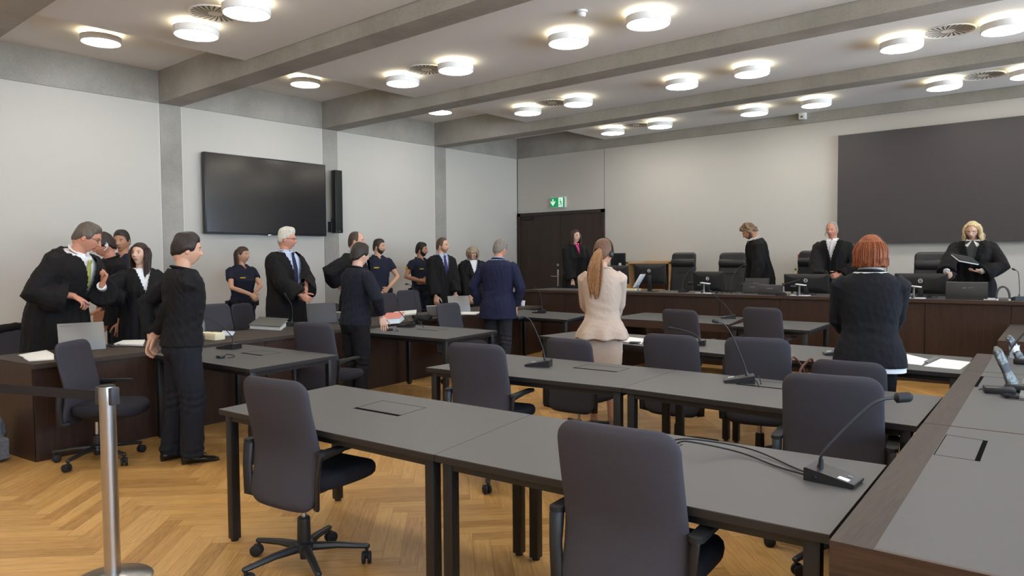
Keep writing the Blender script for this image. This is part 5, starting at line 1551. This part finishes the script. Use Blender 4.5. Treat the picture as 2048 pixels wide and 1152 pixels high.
mic_unit('gooseneck microphone on the nearest defendant table, right of the man in black', (458, 697), [(466, 688), (462, 672), (440, 650), (418, 637), (402, 634)], 200, TZ)
mic_unit('gooseneck microphone on the middle defendant table beside the pink binder', (812, 654), [(818, 645), (808, 634), (792, 617), (776, 609), (757, 611)], 205, TZ,
         cable=[[(826, 648, .012), (834, 640, .05), (848, 655, .003)], [(826, 650, .012), (840, 648, .02), (842, 642, .05), (846, 652, .003)]])
mic_unit('gooseneck microphone on the farthest defendant table right of the blue suit', (1078, 626), [(1084, 619), (1083, 600), (1079, 583), (1073, 577)], 205, TZ)
mic_unit('gooseneck microphone on the third row table, half behind an empty chair', (1390, 690), [(1382, 680), (1380, 668), (1360, 659), (1344, 656)], 200, TZ)
mic_unit('gooseneck microphone on the wooden side table close to the judges bench', (1456, 637), [(1461, 631), (1452, 614), (1436, 597), (1424, 585)], 205, TZ)
mic_unit('gooseneck microphone with pale base on the third row table, left of the red-haired woman', (1672, 710), [(1684, 702), (1678, 672), (1670, 642), (1663, 630)], 205, TZ, cable=[[(1690, 700, .012), (1700, 692, .05), (1692, 690, .05), (1672, 700, .004)]])
mic_unit('gooseneck microphone on the lawyers bench in front of the white-haired man', (592, 652), [(600, 643), (592, 624), (584, 608), (572, 592)], 30, BZ)
mic_unit('gooseneck microphone on the lawyers bench, in front of the officer with folded arms', (841, 637), [(836, 632), (834, 610), (828, 580), (819, 569), (816, 568)], 20, BZ)
for lab, u, neck, bk in (('gooseneck microphone on the judges bench, nearest the oak cabinet', 1367, [(1360, 577), (1364, 562), (1376, 543), (1388, 538)], .35),
                         ('gooseneck microphone on the judges bench, bending over the second monitor', 1462, [(1458, 577), (1462, 560), (1474, 538), (1488, 531)], .6),
                         ('gooseneck microphone on the judges bench between the two dark tablets', 1562, [(1562, 585), (1561, 575), (1570, 568), (1594, 561)], .12),
                         ('gooseneck microphone on the judges bench in front of the older judge', 1676, [(1672, 584), (1669, 570), (1662, 556), (1655, 546)], .25),
                         ('gooseneck microphone at the right end of the judges bench', 2034, [(2043, 596), (2041, 575), (2037, 546), (2030, 540)], .3)):
    b = on_bench(u, bk); vv = b - Vector((0, 0, CAM_H))
    uu, vv2 = RES[0] / 2 + FPX * vv.dot(AXR) / vv.dot(AXF), RES[1] / 2 - FPX * vv.dot(AXU) / vv.dot(AXF)
    mic_unit(lab, (uu, vv2), neck, 100 if u < 2000 else 120, JZ, s=.95)

def laptop(label, p, yaw, mat, w_=.33, h=.22, open_=105, logo=None, group='open laptops', edge=None):
    """p: middle of the hinge on the desk, yaw: direction the lid's back looks to; the keyboard lies on the far side"""
    t = thing('laptop', label, 'laptop', p, math.radians(yaw - 90) + math.pi, group)
    # local: -y = direction of the lid's back
    obj('keyboard_base', G().rbox((-w_ / 2, 0, 0), (w_ / 2, h, .014), .004), mat, t)
    R = Matrix.Translation((0, .004, .012)) @ Matrix.Rotation(math.radians(90 - open_), 4, 'X')
    ld = obj('lid', G().rbox((-w_ / 2, -.004, 0), (w_ / 2, .004, h), .003, M=R), mat, t)
    obj('display', G().box((-w_ / 2 + .008, .0042, .012), (w_ / 2 - .008, .0048, h - .008), M=R), M['screen'], ld, False)
    if edge: obj('lid_edge', G().rbox((-w_ / 2, -.005, h - .004), (w_ / 2, .005, h + .002), .001, M=R), edge, ld)
    if logo: obj('logo', logo(R, h), M['midgrey'], ld)
    return t
def bpt(u, v, z=BZ): return at_z(u, v, z)
laptop('open silver laptop on the lawyers bench in front of the whispering robed man', bpt(166, 702), -12, M['silver'], .36, .25, 112,
       logo=lambda R, h: G().rbox((-.16, -.006, h - .03), (-.07, -.0035, h - .018), .001, M=R))
laptop('open dark grey laptop on the lawyers bench in front of the white-haired man', bpt(646, 647), -18, M['darkgrey'], .37, .25, 108)
laptop('open silver laptop with round mark on the lid, by the looking-down woman', bpt(920, 624), -30, M['silver'], .33, .24, 112,
       logo=lambda R, h: G().ell((0, -.0045, .115), (.014, .002, .016), 8, M=None) if False else G().tube([R @ Vector((0, -.0065, h * .5 - .006)), R @ Vector((0, -.0065, h * .5 + .010))], [(.013, .002), (.012, .002)], 12, up=(1, 0, 0)))
laptop('flat opened black laptop on the lawyers bench below the hand of the purple-tie lawyer', bpt(880, 633), -28, M['blackplastic'], .34, .16, 125, edge=M['steel'])
laptop('flat black laptop with bright edge, beside the grey laptop of the white-haired man', bpt(672, 640), -20, M['blackplastic'], .36, .10, 120, edge=M['steel'])

def sheet(name, label, cat, corners, mat, h=.004, z=TZ, group=None):
    """thin flat thing lying on height z with the given corner pixels"""
    P = [at_z(u, v, z) for u, v in corners]; c = sum(P, Vector()) / len(P); c.z = z
    t = thing(name, label, cat, c, 0, group)
    Q = [(p.x - c.x, p.y - c.y) for p in P]
    ar = sum(Q[i][0] * Q[(i + 1) % len(Q)][1] - Q[(i + 1) % len(Q)][0] * Q[i][1] for i in range(len(Q)))
    if ar < 0: Q = Q[::-1]
    obj('pages' if name in ('paper_stack', 'notepad') else 'page', G().prism(Q, 0.0005, h), mat, t, False)
    return t
sheet('paper_stack', 'white papers fanned on the left end of the lawyers bench, upper stack', 'paper', [(36, 711), (93, 701), (107, 709), (52, 717)], M['paper'], .006, BZ)
sheet('paper_stack', 'white papers on the left end of the lawyers bench, in front of the fanned stack', 'paper', [(47, 717), (108, 710), (108, 720), (58, 723)], M['paper'], .008, BZ)
sheet('notepad', 'white notepad on the lawyers bench behind the hands of the man in black', 'notepad', [(228, 690), (246, 683), (290, 682), (286, 692)], M['paper'], .014, BZ)
sheet('paper_sheet', 'pale blue paper on the lawyers bench beside the cream tissue box', 'paper', [(438, 672), (446, 662), (470, 664), (466, 671)], plain('pale_blue_paper', srgb(196, 208, 226), .8), .006, BZ)
sheet('paper_stack', 'papers in front of the open silver laptop by the looking-down woman', 'paper', [(905, 629), (922, 625), (962, 625), (950, 630)], M['paper'], .012, BZ)
sheet('paper_stack', 'white papers on the lawyers bench behind the folded black jacket', 'paper', [(776, 634), (790, 626), (834, 622), (832, 629)], M['paper'], .02, BZ)
sheet('paper_stack', 'papers with pen on the third row table beside the beige skirt', 'paper', [(1236, 682), (1254, 674), (1290, 678), (1282, 689)], M['paper'], .004, TZ)
sheet('paper_sheet', 'cream paper sheet on the third row table, directly right of the red-haired woman', 'paper', [(1806, 727), (1806, 707), (1856, 719), (1843, 731)], M['paper'], .003, TZ)
sheet('paper_sheet', 'large white paper sheet on the third row table touching the wooden desk', 'paper', [(1848, 733), (1882, 718), (1942, 725), (1920, 740)], M['paper'], .004, TZ)
sheet('ruler', 'grey strip lying between the two paper sheets on the third row table', 'ruler', [(1848, 724), (1872, 713), (1879, 716), (1856, 727)], M['midgrey'], .006, TZ)
p = on_bench(1990, .10)
def flat_on_bench(name, label, cat, u, back, w_, dpt, h, mat, rz=0.0):
    t = thing(name, label, cat, on_bench(u, back), JD + rz)
    obj('pages' if 'paper' in name else 'cover', G().rbox((-w_ / 2, -dpt / 2, .0005), (w_ / 2, dpt / 2, h), .001, 1), mat, t); return t
flat_on_bench('paper_stack', 'white papers on the judges bench left of the curved grey speaker', 'paper', 1982, .26, .14, .22, .012, M['paper'])
flat_on_bench('paper_stack', 'cream papers on the judges bench beside the ponytail of the beige woman', 'paper', 1262, .55, .25, .20, .03, M['cream'])

# binders, box, jackets, cup
def binder(label, corners, z, h, cover, group=None):
    P = [at_z(u, v, z) for u, v in corners]; c = sum(P, Vector()) / 4; c.z = z
    t = thing('ring_binder', label, 'binder', c, 0, group); Q = [p - c for p in P]
    xy = [(q.x, q.y) for q in Q]; sh = lambda k: [(x * k, y * k) for x, y in xy]
    obj('lower_cover', G().prism(xy, .0005, .004), M['midgrey'], t, False); obj('pages', G().prism(sh(.94), .004, h - .004), M['paper'], t, False)
    obj('upper_cover', G().loft([[Vector((x, y, h - .004 + o + (.03 if i in (2, 3) else 0))) for i, (x, y) in enumerate(xy)] for o in (0, .004)]), cover, t, False)
    return t
binder('open grey binder stuffed with papers on the lawyers bench behind the empty chair', [(497, 658), (562, 662), (578, 650), (520, 646)], BZ, .05, plain('grey_binder_card', srgb(92, 92, 88), .7))
binder('pink topped binder on the lawyers bench beside the man in the navy jumper', [(762, 650), (800, 647), (810, 639), (774, 641)], BZ, .07, plain('pink_binder_card', srgb(206, 128, 116), .7))
t = thing('tissue_box', 'cream box on the lawyers bench right of the man in black', 'box', at_z(430, 680, BZ), .15)
obj('box', G().rbox((-.085, -.06, 0.0005), (.085, .06, .075), .012), M['cream'], t)
obj('lid_flap', G().rbox((-.19, -.05, .062), (-.07, .05, .072), .004), M['cream'], t)
def cloth_heap(name, label, cat, p, rx, ry, h, mat, seed, rz=0.0):
    t = thing(name, label, cat, p, rz); g = G()
    r = random.Random(seed)
    for i in range(7): g.ell((r.uniform(-.6, .6) * rx, r.uniform(-.6, .6) * ry, h * .42), (rx * r.uniform(.35, .6), ry * r.uniform(.4, .6), h * r.uniform(.35, .5)), 8)
    g.box((-rx * .9, -ry * .9, .002), (rx * .9, ry * .9, h * .4))
    co, F, nl = remesh(g, .010, 3); co = folds(co, nl, .02, 60, seed, 1.0, 6); co[:, 2] -= co[:, 2].min() - .001
    obj('cloth', G().add(co, F), mat, t, True, 80); return t
cloth_heap('folded_jacket', 'dark jacket folded on the lawyers bench right of the pink binder', 'jacket', at_z(846, 641, BZ), .20, .11, .07, M['blacktop'], 3, -.9)
t = thing('paper_cup', 'white cup on the lawyers bench right of the blue suit', 'cup', at_z(1046, 612, BZ))
obj('cup', G().lathe([(.0005, .001), (.028, .001), (.038, .09), (.035, .09), (.026, .006), (.0005, .006)], 20), M['white'], t)
t = thing('drinking_glass', 'clear bottle on the lawyers bench just right of the man in black', 'bottle', at_z(404, 672, BZ))
gb = NT('clear_bottle_plastic'); gb.b.inputs['Transmission Weight'].default_value = .9; gb.b.inputs['Base Color'].default_value = srgb(214, 226, 232); gb.rough(.05); gb.b.inputs['IOR'].default_value = 1.2
obj('bottle', G().lathe([(.0005, .001), (.034, .001), (.036, .02), (.036, .14), (.014, .19), (.014, .215), (.0005, .215)], 20), gb.m, t)
t.name = 'water_bottle'
obj('bottle_cap', G().cyl((0, 0, .205), .016, .02, 16), M['white'], t)

# small devices
def box_device(name, label, cat, u, v, z, dims, mat, rz=0.0, cable=None):
    p = at_z(u, v, z); t = thing(name, label, cat, p, rz); a, b, c = dims
    obj('housing', G().rbox((-a / 2, -b / 2, .0008), (a / 2, b / 2, c), min(.004, c * .4)), mat, t)
    if cable: obj('cable', G().sweep([at_z(x, y, z + h) - p if rz == 0 else Matrix.Rotation(-rz, 3, 'Z') @ (at_z(x, y, z + h) - p) for x, y, h in cable], .0028, 6), M['softblack'], t)
    return t
box_device('headset_receiver', 'small black receiver with looped cable on the nearest defendant table', 'receiver', 441, 716, TZ, (.07, .045, .022), M['blackplastic'], 0, [(448, 714, .01), (452, 709, .004), (462, 709, .004), (470, 713, .004), (455, 716, .004)])
box_device('headset_receiver', 'small black receiver with keys beside the fingers of the man in the navy jumper', 'receiver', 778, 661, TZ, (.08, .05, .028), M['blackplastic'], 0, [(786, 661, .01), (792, 658, .01), (797, 661, .003), (790, 663, .003)])
box_device('network_adapter', 'small black adapter with cable near the hands of the man in black', 'adapter', 224, 694, BZ, (.05, .03, .015), M['blackplastic'], 0, [(238, 689, .008), (226, 688, .004), (214, 691, .004), (228, 694, .004), (258, 693, .003), (292, 695, .003)])
box_device('presenter_stand', 'small grey stand on the papers beside the beige skirt', 'stand', 1270, 686, TZ + .005, (.10, .07, .012), M['darkgrey'], .3)
box_device('black_charger', 'black charger lying on the wooden desk below the first handset', 'charger', 1998, 786, RZ, (.15, .09, .035), M['blackplastic'], .25, [(1986, 775, .01), (1972, 776, .004), (1958, 779, .003)])

# handsets in crumpled bags leaning on their chargers, with coiled cable
def handset(label, foot, top, body, bag):
    D = depth(at_z(foot[0], foot[1], RZ)) ; a = at_d(*foot, D); a.z = RZ + .01; b = at_d(*top, D + .05)
    t = thing('wrapped_handset', label, 'handset', a, 0, 'wrapped handsets on the right desk'); v = b - a; L = v.length; v.normalize()
    sd = v.cross(AXF).normalized(); nn = sd.cross(v)
    sq = lambda x: math.copysign(abs(x) ** .5, x)
    ring = lambda k, w_, th: [v * (L * k) + sd * (w_ * sq(math.cos(q))) + nn * (th * .8 * sq(math.sin(q))) for q in [2 * math.pi * i / 16 for i in range(16)]]
    obj('handset_body', G().loft([ring(k, w_, th) for k, w_, th in ((.0, .018, .010), (.02, .024, .014), (.3, .025, .014), (.7, .025, .015), (.97, .024, .014), (1, .018, .01))]), body, t)
    g = G().loft([ring(k, w_, th) for k, w_, th in ((.02, .028, .018), (.2, .033, .020), (.4, .030, .018), (.46, .026, .016))]).loft([ring(k, w_, th) for k, w_, th in ((.62, .027, .017), (.8, .029, .019), (.99, .027, .017), (1.04, .017, .011), (1.10, .012, .008))])
    co, F, nl = remesh(g, .006, 1); co = folds(co, nl, .009, 150, len(label), 1.0, 6)
    obj('bag', G().add(co, F), bag, t, True, 60)
    obj('charging_cradle', G().rbox((-.05, -.045, -.009), (.06, .05, .03), .008), M['blackplastic'], t)
    return t
foil = plain('crumpled_grey_bag', srgb(84, 84, 78), .3, var=.35, scale=40, bump=.6, spec=.8)
handset('handset wrapped in a crumpled grey bag, nearer one on the right wooden desk', (2030, 782), (1994, 700), M['darkgrey'], foil)
handset('pale edged handset wrapped in dark foil, farther one on the right wooden desk', (2044, 728), (2018, 674), M['white'], plain('dark_foil', srgb(60, 60, 62), .25, var=.3, scale=40, bump=.5, spec=.8))
t = thing('coiled_cable', 'coiled black cable on the wooden desk in front of the nearer handset', 'cable', at_z(2022, 796, RZ)); g = G(); r = random.Random(4)
P = []
for i in range(40):
    a = i * .75; P.append(Vector(((.035 + .012 * math.sin(i * .9)) * math.cos(a), (.028 + .01 * math.cos(i * 1.3)) * math.sin(a), .006 + .012 * (i / 40) + .004 * math.sin(i))))
P += [Vector((.12, .02, .006)), Vector((.3, .05, .005))]
obj('cable', g.sweep(P, .0035, 6), M['softblack'], t)
t = thing('paper_cup', 'white cup on the wooden desk behind the handsets', 'cup', at_z(2028, 716, RZ))
obj('cup', G().lathe([(.0005, .001), (.026, .001), (.036, .10), (.033, .10), (.024, .006), (.0005, .006)], 20), plain('pale_blue_cup', srgb(196, 206, 220), .5), t)
D_ = depth(at_z(2030, 735, RZ))
t = thing('black_gooseneck_cable', 'black flexible arm rising to the right behind the nearer handset', 'microphone arm', at_z(2012, 735, RZ))
b0 = Vector(t.location)
obj('arm', G().sweep([Vector((0, 0, .004))] + [at_d(u, v, D_) - b0 for u, v in ((2010, 724), (2018, 705), (2034, 682), (2060, 655))], .006, 8), M['softblack'], t)
obj('arm_foot', G().cyl((0, 0, .0005), .02, .012, 16), M['softblack'], t)
sheet('keyboard', 'flat grey keyboard at the right edge of the wooden desk', 'keyboard', [(2038, 800), (2046, 762), (2094, 768), (2094, 808)], M['midgrey'], .015, RZ)

# monitors on the judges' bench, backs to the room, ring mark with letters
def text_mesh(body, size, depth_=.001):
    cu = bpy.data.curves.new('t', 'FONT'); cu.body = body; cu.size = size; cu.align_x = 'CENTER'; cu.align_y = 'CENTER'; cu.extrude = depth_
    o = bpy.data.objects.new('t', cu); C.objects.link(o)
    me = bpy.data.meshes.new_from_object(o.evaluated_get(bpy.context.evaluated_depsgraph_get()))
    g = G().add([tuple(v.co) for v in me.vertices], [tuple(p.vertices) for p in me.polygons])
    bpy.data.objects.remove(o); bpy.data.curves.remove(cu); bpy.data.meshes.remove(me); return g
LET = text_mesh('DELL', .018)
def monitor(label, u, back, w_, h, top_v, turn=0.0, y=None, stand_=True, pos=None, lower=.06):
    p = pos if pos is not None else on_bench(u, back)
    t = thing('computer_monitor', label, 'monitor', p, JD + turn, 'monitors on the judges bench')
    D = depth(p); zt = at_d(u, top_v, D).z - p.z
    R = Matrix.Translation((0, 0, zt)) @ Matrix.Rotation(math.radians(8), 4, 'X') @ Matrix.Translation((0, 0, -h))
    g = G(); g.loft([[R @ Vector((x, y_, z)) for x, z in rrect(w_ * k, h * k2, .01, 3, 0, h / 2)] for y_, k, k2 in ((-.035, .55, .5), (-.024, .9, .88), (-.012, 1, 1), (.008, 1, 1))])
    cs = obj('casing', g, M['blackplastic'], t, True, 30)
    obj('display', G().box((-w_ / 2 + .012, .0079, .014), (w_ / 2 - .012, .0092, h - .012), M=R), M['screen'], t, False)
    a = [2 * math.pi * i / 24 for i in range(25)]; zc = h * .66
    g = G().tube([R @ Vector((.023 * math.cos(q), -.0365, zc + .023 * math.sin(q))) for q in a], .0030, 6, round_ends=False)
    Tm = R @ Matrix.Translation((0, -.0362, zc)) @ Matrix.Rotation(math.radians(90), 4, 'X')
    g.add([Tm @ Vector(v) for v in LET.v], LET.f)
    obj('brand_mark', g, M['white'], cs)
    obj('type_label', G().box((-w_ * .34, -.0365, h * .30), (-w_ * .22, -.028, h * .36), M=R), M['midgrey'], cs, False)
    if stand_:
        obj('stand', G().rbox((-.03, -.01, .006), (.03, .03, max(zt - h * .5, .08)), .006).rbox((-.12, -.10, .0005), (.12, .10, .012), .005), M['blackplastic'], t)
    return t
monitor('black monitor on the judges bench partly behind the beige woman', 1228, .45, .50, .30, 531, .1)
monitor('black monitor on the judges bench in front of the oak cabinet', 1299, .42, .53, .32, 527, .05)
monitor('black monitor on the judges bench in front of the two leather chairs', 1416, .40, .50, .30, 543, -.12)
monitor('black monitor on the judges bench in front of the older judge', 1612, .40, .60, .25, 548, -.05)
monitor('black monitor on the judges bench right of the red-haired woman', 1841, .42, .60, .26, 547, -.08)
pc = at_y(1237, 506, YB - .5); 
t = thing('small_monitor', 'small dark monitor at the back wall left of the oak cabinet', 'monitor', (pc.x, YB - .42, .28))
obj('casing', G().rbox((-.23, -.02, pc.z - .28 - .26), (.11, .02, pc.z - .28), .008), M['blackplastic'], t)
obj('display', G().box((-.215, -.0215, pc.z - .28 - .24), (.095, -.0195, pc.z - .28 - .015)), M['screen'], t, False)
obj('table_stand', G().rbox((-.03, -.03, .7), (.03, .03, pc.z - .28 - .2), .004).box((-.40, -.25, .66), (.11, .3, .70)).box((-.38, -.2, 0), (-.34, .25, .66)).box((.06, -.2, 0), (.10, .25, .66)), M['white'], t, False)
def scan_stand(label, u, back, turn, hgt=.15):
    t = thing('silver_tablet_stand', label, 'stand', on_bench(u, back), JD + turn, 'silver stands on the judges bench')
    obj('base_plate', G().rbox((-.12, -.07, .0005), (.12, .09, .010), .004), M['white'], t)
    obj('column', G().tube([(-.01, .0, .008), (-.01, .0, hgt * .7), (-.005, -.005, hgt)], [(.014, .02), (.012, .016), (.012, .016)], 10, up=(1, 0, 0), round_ends=False), M['silver'], t)
    obj('tilted_head', G().rbox((-.055, -.05, -.006), (.075, .05, .008), .006, M=Matrix.Translation((0, 0, hgt)) @ Matrix.Rotation(.12, 4, 'Y')), M['white'], t)
    obj('clamp', G().rbox((-.03, -.075, .006), (.0, -.045, .05), .006), M['darkgrey'], t)
scan_stand('silver stand on the judges bench in front of the second leather chair', 1409, .16, 0)
scan_stand('silver stand on the judges bench in front of the older judge', 1600, .12, 0)
scan_stand('silver stand on the judges bench right of the red-haired woman', 1829, .14, 0)
t = thing('white_tablet', 'white tablet tilted on a silver stand on the judges bench, right of the beige woman', 'tablet', on_bench(1276, .22), JD)
obj('base_plate', G().rbox((-.12, -.08, .0005), (.14, .08, .010), .004), M['silver'], t)
obj('post', G().tube([(0, 0, .008), (0, 0, .10)], .012, 10, round_ends=False), M['silver'], t)
obj('tablet', G().rbox((-.12, -.09, -.008), (.12, .09, .008), .006, M=Matrix.Translation((.02, 0, .17)) @ Matrix.Rotation(math.radians(-58), 4, 'Y')), M['white'], t)
def slab(label, u, back, w_, h, turn=0.0, tilt=15, edge=False):
    t = thing('dark_tablet_screen', label, 'screen', on_bench(u, back), JD + turn, 'low dark screens on the judges bench')
    R = Matrix.Rotation(math.radians(-tilt), 4, 'X')
    obj('panel', G().rbox((-w_ / 2, -.008, 0.003), (w_ / 2, .008, h), .005, M=R), M['blackplastic'], t)
    if edge: obj('bright_edge', G().rbox((-w_ / 2, -.009, h - .004), (w_ / 2, .009, h + .002), .001, M=R), M['silver'], t)
    obj('foot', G().box((-w_ * .3, 0, .0005), (w_ * .3, .10, .008)), M['blackplastic'], t, False)
    obj('mark', G().rbox((-.05, -.0095, h * .6), (.03, -.0075, h * .66), .0005, M=R), M['midgrey'], t)
    return t
slab('low dark screen on the judges bench, left of three under the curly-haired man', 1505, .45, .30, .15)
slab('dark laptop lid behind the low screens in front of the curly-haired man', 1512, .70, .36, .22)
slab('low dark screen with bright edge on the judges bench under the curly-haired man', 1540, .22, .34, .14, 0, 12, True)
laptop('open black laptop with bright top edge in front of the blonde judge', on_bench(1932, .16), math.degrees(JD) - 90, M['blackplastic'], .43, .20, 100, edge=M['silver'],
       logo=lambda R, h: G().rbox((-.04, -.006, h * .62), (.0, -.0038, h * .66), .0005, M=R).ell(R @ Vector((.03, -.005, h * .66)), (.008, .002, .008), 6).ell(R @ Vector((.06, -.005, h * .67)), (.007, .002, .007), 6), group=None)
t = thing('curved_desk_speaker', 'dark grey curved speaker on small white feet at the right end of the judges bench', 'speaker', on_bench(2006, .14), JD + .1)
g = G(); rings = []
for yy, k in ((-.05, 1.0), (.07, .98)):
    ring = [Vector((.072 * k * math.cos(q), yy + .05 * math.sin(q), .02 + .15 * math.sin(q) ** .8 if math.sin(q) > 0 else .02)) for q in [math.pi * i / 16 for i in range(17)]] + [Vector((.058 * k * math.cos(q), yy + .05 * math.sin(q), .02 + .13 * math.sin(q) ** .8 if math.sin(q) > 0 else .02)) for q in [math.pi * i / 16 for i in range(16, -1, -1)]]
    rings.append(ring)
obj('shell', g.loft(rings), M['darkgrey'], t); 
for x in (-.06, .06): obj('foot', G().rbox((x - .01, -.05, .0005), (x + .01, .06, .024), .004), M['white'], t)
def cable_run(label, u0, u1, back, seed, n=9):
    r = random.Random(seed); t = thing('loose_cables', label, 'cable', on_bench((u0 + u1) / 2, back), 0); o = Vector(t.location); g = G()
    a, b = on_bench(u0, back) - o, on_bench(u1, back) - o
    for c in range(2):
        g.sweep([lerp(a, b, i / n) + Vector((r.uniform(-.03, .03), r.uniform(-.05, .05), .006 + abs(math.sin(i * 1.3 + c)) * .03)) for i in range(n + 1)], .0035, 6)
    obj('cable', g, M['softblack'], t)
cable_run('tangled black cables on the judges bench between the second monitor and the low screens', 1440, 1500, .16, 2)
cable_run('looped cable on the judges bench behind the silver stand right of the red-haired woman', 1846, 1876, .2, 5, 6)
# books and boxes on the floor shelf behind the older judge
t = thing('low_bookshelf', 'low pale shelf at the back wall behind the older judge', 'shelf', (at_y(1590, 560, YB - .3).x, YB - .32, .28))
zt = at_y(1590, 537, YB - .3).z - .28
obj('carcass', G().box((0, 0, 0), (1.1, .3, .03)).box((0, 0, zt - .03), (1.1, .3, zt)).box((0, 0, 0), (.03, .3, zt)).box((1.07, 0, 0), (1.1, .3, zt)).box((0, .28, 0), (1.1, .3, zt)), M['cream'], t, False)
bs = [(.04, .05, 'shelf_book'), (.10, .045, ''), (.155, .06, ''), (.225, .05, '')]
cl = [(150, 40, 44), (70, 60, 50), (120, 110, 90), (52, 60, 80)]
for (x, w_, _), c in zip(bs, cl):
    b = thing('law_book', {150: 'dark red law book on the shelf behind the older judge', 70: 'brown law book on the shelf behind the older judge', 120: 'tan law book on the shelf behind the older judge', 52: 'blue law book on the shelf behind the older judge'}[c[0]], 'book', (t.location.x + x, YB - .30, .28 + zt), 0, 'law books behind the judges')
    obj('cover', G().rbox((0, 0, .0005), (w_ - .004, .2, .24 - .03 * (c[0] % 3)), .004), plain('book_cloth_%d' % c[0], srgb(*c), .7), b)
    obj('pages', G().box((.004, .002, .01), (w_ - .008, .202, .22 - .03 * (c[0] % 3))), M['paper'], b, False)

# ---------------------------------------------------------------- on the floor
def barrier(label, p):
    t = thing('barrier_post', label, 'barrier post', p, math.radians(155), 'steel barrier posts')
    obj('base', G().lathe([(.0005, 0), (.175, 0), (.178, .006), (.172, .012), (.06, .03), (.04, .036), (.0005, .036)], 48), M['chrome'], t)
    H_ = .955
    obj('post', G().cyl((0, 0, .03), .0365, H_ - .03, 40), M['chrome'], t)
    cp = obj('belt_head', G().lathe([(.0005, H_ - .085), (.0378, H_ - .085), (.0385, H_ - .01), (.036, H_), (.0005, H_)], 40).lathe([(.02, H_), (.03, H_), (.03, H_ + .002), (.02, H_ + .002)], 24), M['chrome'], t)
    for k in (0, 2):
        a = math.pi / 2 * k
        obj('belt_clip', G().rbox((.036, -.022, H_ - .088), (.060, .022, H_ - .004), .004, M=Matrix.Rotation(a, 4, 'Z')), M['darkgrey'], cp)
    obj('head_cap', G().cyl((0, 0, H_ - .001), .034, .005, 32), M['softblack'], cp)
    return t
ps = at_z(226, 1160, 0); ps.z = 0
b1 = barrier('polished steel barrier post at the lower left, nearest the camera', ps)
far = Vector(at_z(-360, 1010, 0)); far.z = 0
dv = Vector((far.x - ps.x, far.y - ps.y, 0)); Ld = dv.length; dv.normalize(); nn = Vector((-dv.y, dv.x, 0)) * .0012
b2 = barrier('polished steel barrier post standing left of the picture, holding the other end of the belt', far)
b1.rotation_euler.z = b2.rotation_euler.z = math.atan2(dv.y, dv.x)
t = thing('barrier_belt', 'black belt stretched from the steel barrier post to the left edge', 'belt', ps)
a, b = dv * .058, dv * (Ld - .058); rings = []
for k in range(13):
    q = lerp(a, b, k / 12); sg = -.02 * (1 - (2 * k / 12 - 1) ** 2); z_ = .905
    rings.append([q + nn + Vector((0, 0, z_ - .024 + sg)), q - nn + Vector((0, 0, z_ - .024 + sg)), q - nn + Vector((0, 0, z_ + .024 + sg)), q + nn + Vector((0, 0, z_ + .024 + sg))])
obj('webbing', G().loft(rings), plain('black_webbing', srgb(26, 23, 28), .8, var=.2, scale=400), t, False)
cloth_heap('grey_bag', 'grey bag on the floor at the left edge beside the bench', 'bag', Vector((at_x(-40, 880, -6.75).x, at_x(-40, 880, -6.75).y, 0)), .17, .17, .42, plain('grey_bag_cloth', srgb(92, 92, 96), .9, var=.3, scale=60), 8)
pb = Vector((at_y(1604, 700, 5.48).x, 5.48, 0))
t = thing('brown_handbag', 'brown leather handbag with looped straps standing between two chairs of the third row', 'handbag', pb, 1.45)
bl = plain('brown_leather', srgb(104, 62, 46), .5, var=.15)
obj('bag_body', G().loft([[Vector((x, y, z)) for x, y in rrect(w_, d__, .02, 4)] for z, w_, d__ in ((.001, .30, .09), (.03, .32, .11), (.40, .34, .10), (.64, .32, .05))]), bl, t)
for sg in (-1, 1):
    obj('strap', G().sweep([(-.12, sg * .02, .62), (-.10, sg * .04, .73), (0, sg * .07, .80), (.09, sg * .04, .72), (.12, sg * .02, .62)], .008, 8), bl, t)
# black robe hung over the chair at the far left
cr = far_left_chair
t = thing('draped_robe', 'black robe hung over the chair back at the far left behind the bench', 'robe', cr.location, cr.rotation_euler.z)
lift = [c for c in cr.children if c.name.startswith('backrest')][0].location.z
g = G()
for sg in (-1, 1):
    g.tube([(sg * .22, .165, .78 + lift), (sg * .20, .185, .97 + lift), (0, .19, 1.0 + lift)], [(.05, .07), (.05, .06), (.04, .05)], 12, up=(0, 1, 0))
    g.tube([(sg * .10,   .21, .55 + lift), (sg * .12, .22, .80 + lift), (sg * .08, .20, 1.0 + lift)], [(.12, .03), (.11, .03), (.09, .03)], 12, up=(1, 0, 0))
    g.tube([(sg * .25, .165, .68 + lift), (sg * .235, .165, .78 + lift)], [.06, .05], 10)
co, F, nl = remesh(g, .012, 3); co = folds(co, nl, .02, 50, 4, .4, 6)
obj('cloth', G().add(co, F), M['robe'], t, True, 80)
